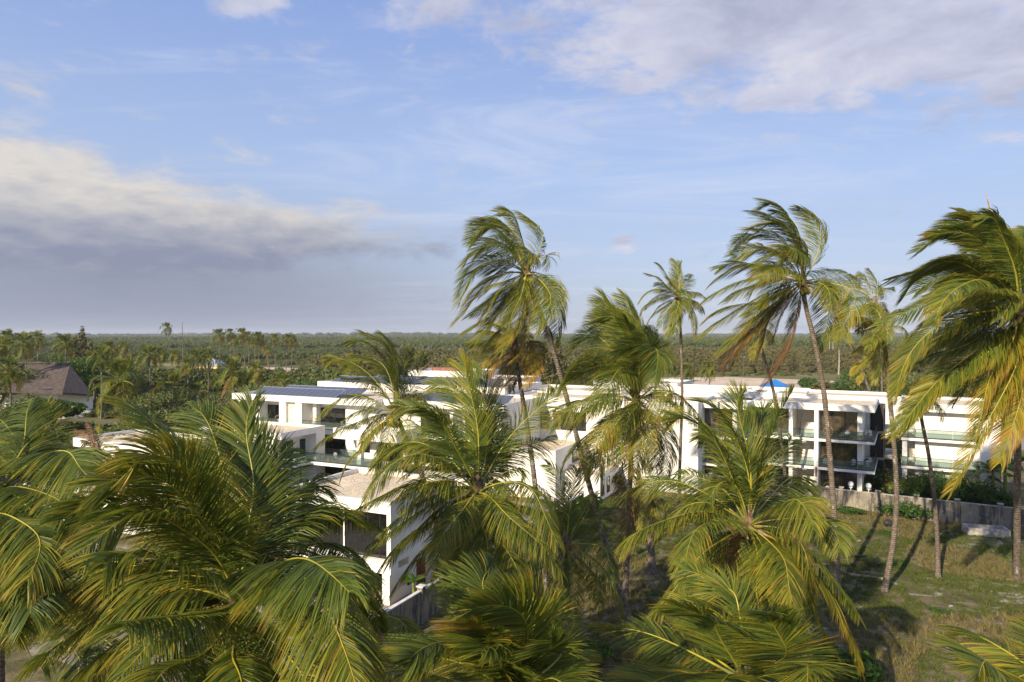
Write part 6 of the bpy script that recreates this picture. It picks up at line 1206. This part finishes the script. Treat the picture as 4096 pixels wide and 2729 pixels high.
for a, b in zip(x, y):
    px = 2048 + a/b*FPX; py = 1340 + 18.5*FPX/b
    if not inpoly_clear(a, b): continue
    o_ = mnoise.noise(Vector((a*.02, b*.02, 9)))
    if px > 1250 and px < 2500 and b > 235: 
        put(a, b, 0, random.uniform(.7, 1.05), random.randrange(3)); continue
    if px > 2500:
        if py > 1470 or o_ > .25: 
            if random.random() < .35: put(a, b, 0, random.uniform(.3, .7), 3 + random.randrange(3))
        else: put(a, b, 0, random.uniform(.7, 1.1), random.randrange(3))
        continue
    if o_ > .0 or random.random() < .3: put(a, b, 0, random.uniform(.5, 1.05), 3 + random.randrange(3))
    elif o_ < -.25 and b > 200: put(a, b, 0, random.uniform(.6, .9), 6 + random.randrange(2))
scatter('scrub', pts, sc_, id_, ro, CAS + BSH + FOR[:2], 'olive scrub and feathery bushes between the resort and the far forest')
def tuft(seed, h, n, m, wid, dry, spread=.35):
    g = np.random.default_rng(seed); V = []; Q = []; dd = []
    for k in range(n):
        a = g.uniform(0, 6.28); b = np.array([math.cos(a), math.sin(a), 0])*g.uniform(0, spread); d = nrm(np.array([g.normal(-.15, .45), g.normal(0, .4), 1.])); L = h*g.uniform(.5, 1.2); w_ = np.array([math.sin(a), -math.cos(a), 0])*wid; i = len(V)
        mid = b + d*L*.55; V += [b-w_, b+w_, mid+w_*.8, mid-w_*.8, mid + nrm(d + [d[0], d[1], -.5])*L*.5]; Q += [(i, i+1, i+2, i+3), (i+3, i+2, i+4, i+4)]; dd += [dry + g.normal(0, .1)]*5
    me = bpy.data.meshes.new('tuft'); me.from_pydata([tuple(v) for v in V], [], [q if q[2] != q[3] else q[:3] for q in Q]); at_ = me.attributes.new('dry', 'FLOAT', 'POINT'); at_.data.foreach_set('value', np.clip(dd, 0, 1)); me.materials.append(M[m]); return me
TUF = [tuft(300+i, .38, 22, 'drygrass', .02, .55) for i in range(3)] + [tuft(310+i, .25, 20, 'drygrass', .022, .1) for i in range(2)] + [tuft(320, .3, 26, 'bright', .035, .5), tuft(321, .55, 16, 'drygrass', .014, .85)]
pts, sc_, id_, ro = [], [], [], []
wl0, wl1 = WL0, WL1
for _ in range(30000):
    x_ = random.uniform(-4, 52); y_ = random.uniform(26, 86); 
    if abs(x_) > y_*.8: continue
    # in front of the long wall, right of the compound wall
    t_ = (x_-wl0[0])/(wl1[0]-wl0[0]); yw = wl0[1] + (wl1[1]-wl0[1])*t_
    if y_ > yw - .3: continue
    tx = A2[0] + d2[0]*((y_-A2[1])/d2[1])
    if x_ < tx + .3: continue
    n_ = mnoise.noise(Vector((x_*.22, y_*.22, 1))); n2_ = mnoise.noise(Vector((x_*.09+4, y_*.09, 2)))
    if n_ > .28 and random.random() < .7: continue
    right = (x_ > 26 and n2_ > -.1)
    i_ = (6 if random.random() < .2 else random.randrange(3)) if (n2_ > 0 or right) else 3 + random.randrange(2)
    if mnoise.noise(Vector((x_*.3+9, y_*.3, 4))) > .5: i_ = 5
    put(x_, y_, .2*mnoise.noise((x_*.16, y_*.16, 0)), random.uniform(.5, 1.25), i_)
scatter('grass', pts, sc_, id_, ro, TUF, 'dry brown and green grass tufts covering the field')
peb = []
for s_ in range(2):
    mb = MB().ball((0, 0, .02), .09, 5, 4, (1.3, .8, .4)); me = mb.mesh('pebble'); me.materials.append(M['concrete']); peb.append(me)
pts, sc_, id_, ro = [], [], [], []
for _ in range(2600):
    x_ = random.uniform(-2, 45); y_ = random.uniform(30, 75)
    if mnoise.noise(Vector((x_*.25+2, y_*.5, 7))) < .25: continue
    tx = A2[0] + d2[0]*((y_-A2[1])/d2[1]); t_ = (x_-wl0[0])/(wl1[0]-wl0[0]); yw = wl0[1] + (wl1[1]-wl0[1])*t_
    if x_ < tx + .4 or y_ > yw - .4: continue
    put(x_, y_, .2*mnoise.noise((x_*.16, y_*.16, 0)), random.uniform(.3, 1.3), random.randrange(2))
scatter('pebbles', pts, sc_, id_, ro, peb, 'scattered pale coral stones on the field')
# casuarinas one can pick out
for i, (x, ytop, D, s) in enumerate([(328, 1308, 190, 1.35), (300, 1345, 185, 1.0), (2120, 1335, 150, 1.45), (2230, 1350, 160, 1.3), (2180, 1372, 145, 1.1), (360, 1360, 200, 1.1)]):
    b_ = at(x, 1400, D); b_[2] = 0; o = empty('casuarina_tree', b_, ['tallest wispy casuarina on the left skyline', 'lower casuarina left of the tallest one', 'brownish casuarina behind the leaning tallest palm trunk', 'brownish casuarina right of the leaning trunk', 'lower brown casuarina below the pair', 'thin casuarina right of the tallest wispy one'][i], 'tree')
    h = 18.5 - (ytop-1340)*D/2730; k = h/10.5; V, Q, d = leaf_cloud(400+i, [(0, 0, 2.5*k, 2.6*s, 2.6*s, 2.3*k), (.3, .2, 5.4*k, 2.0*s, 2.0*s, 2.4*k), (-.2, 0, 8*k, 1.1*s, 1.1*s, 1.7*k), (.1, 0, 9.8*k, .35*s, .35*s, .9*k)], 3200, .32, elong=3.4)
    link('crown', qmesh('crown', V, Q, {'dry': d}), M['olive'], o); MB().tube([(0, 0, 0), (0, 0, 9.5*k)], [.25, .04], 6).build('trunk', M['bark'], o)
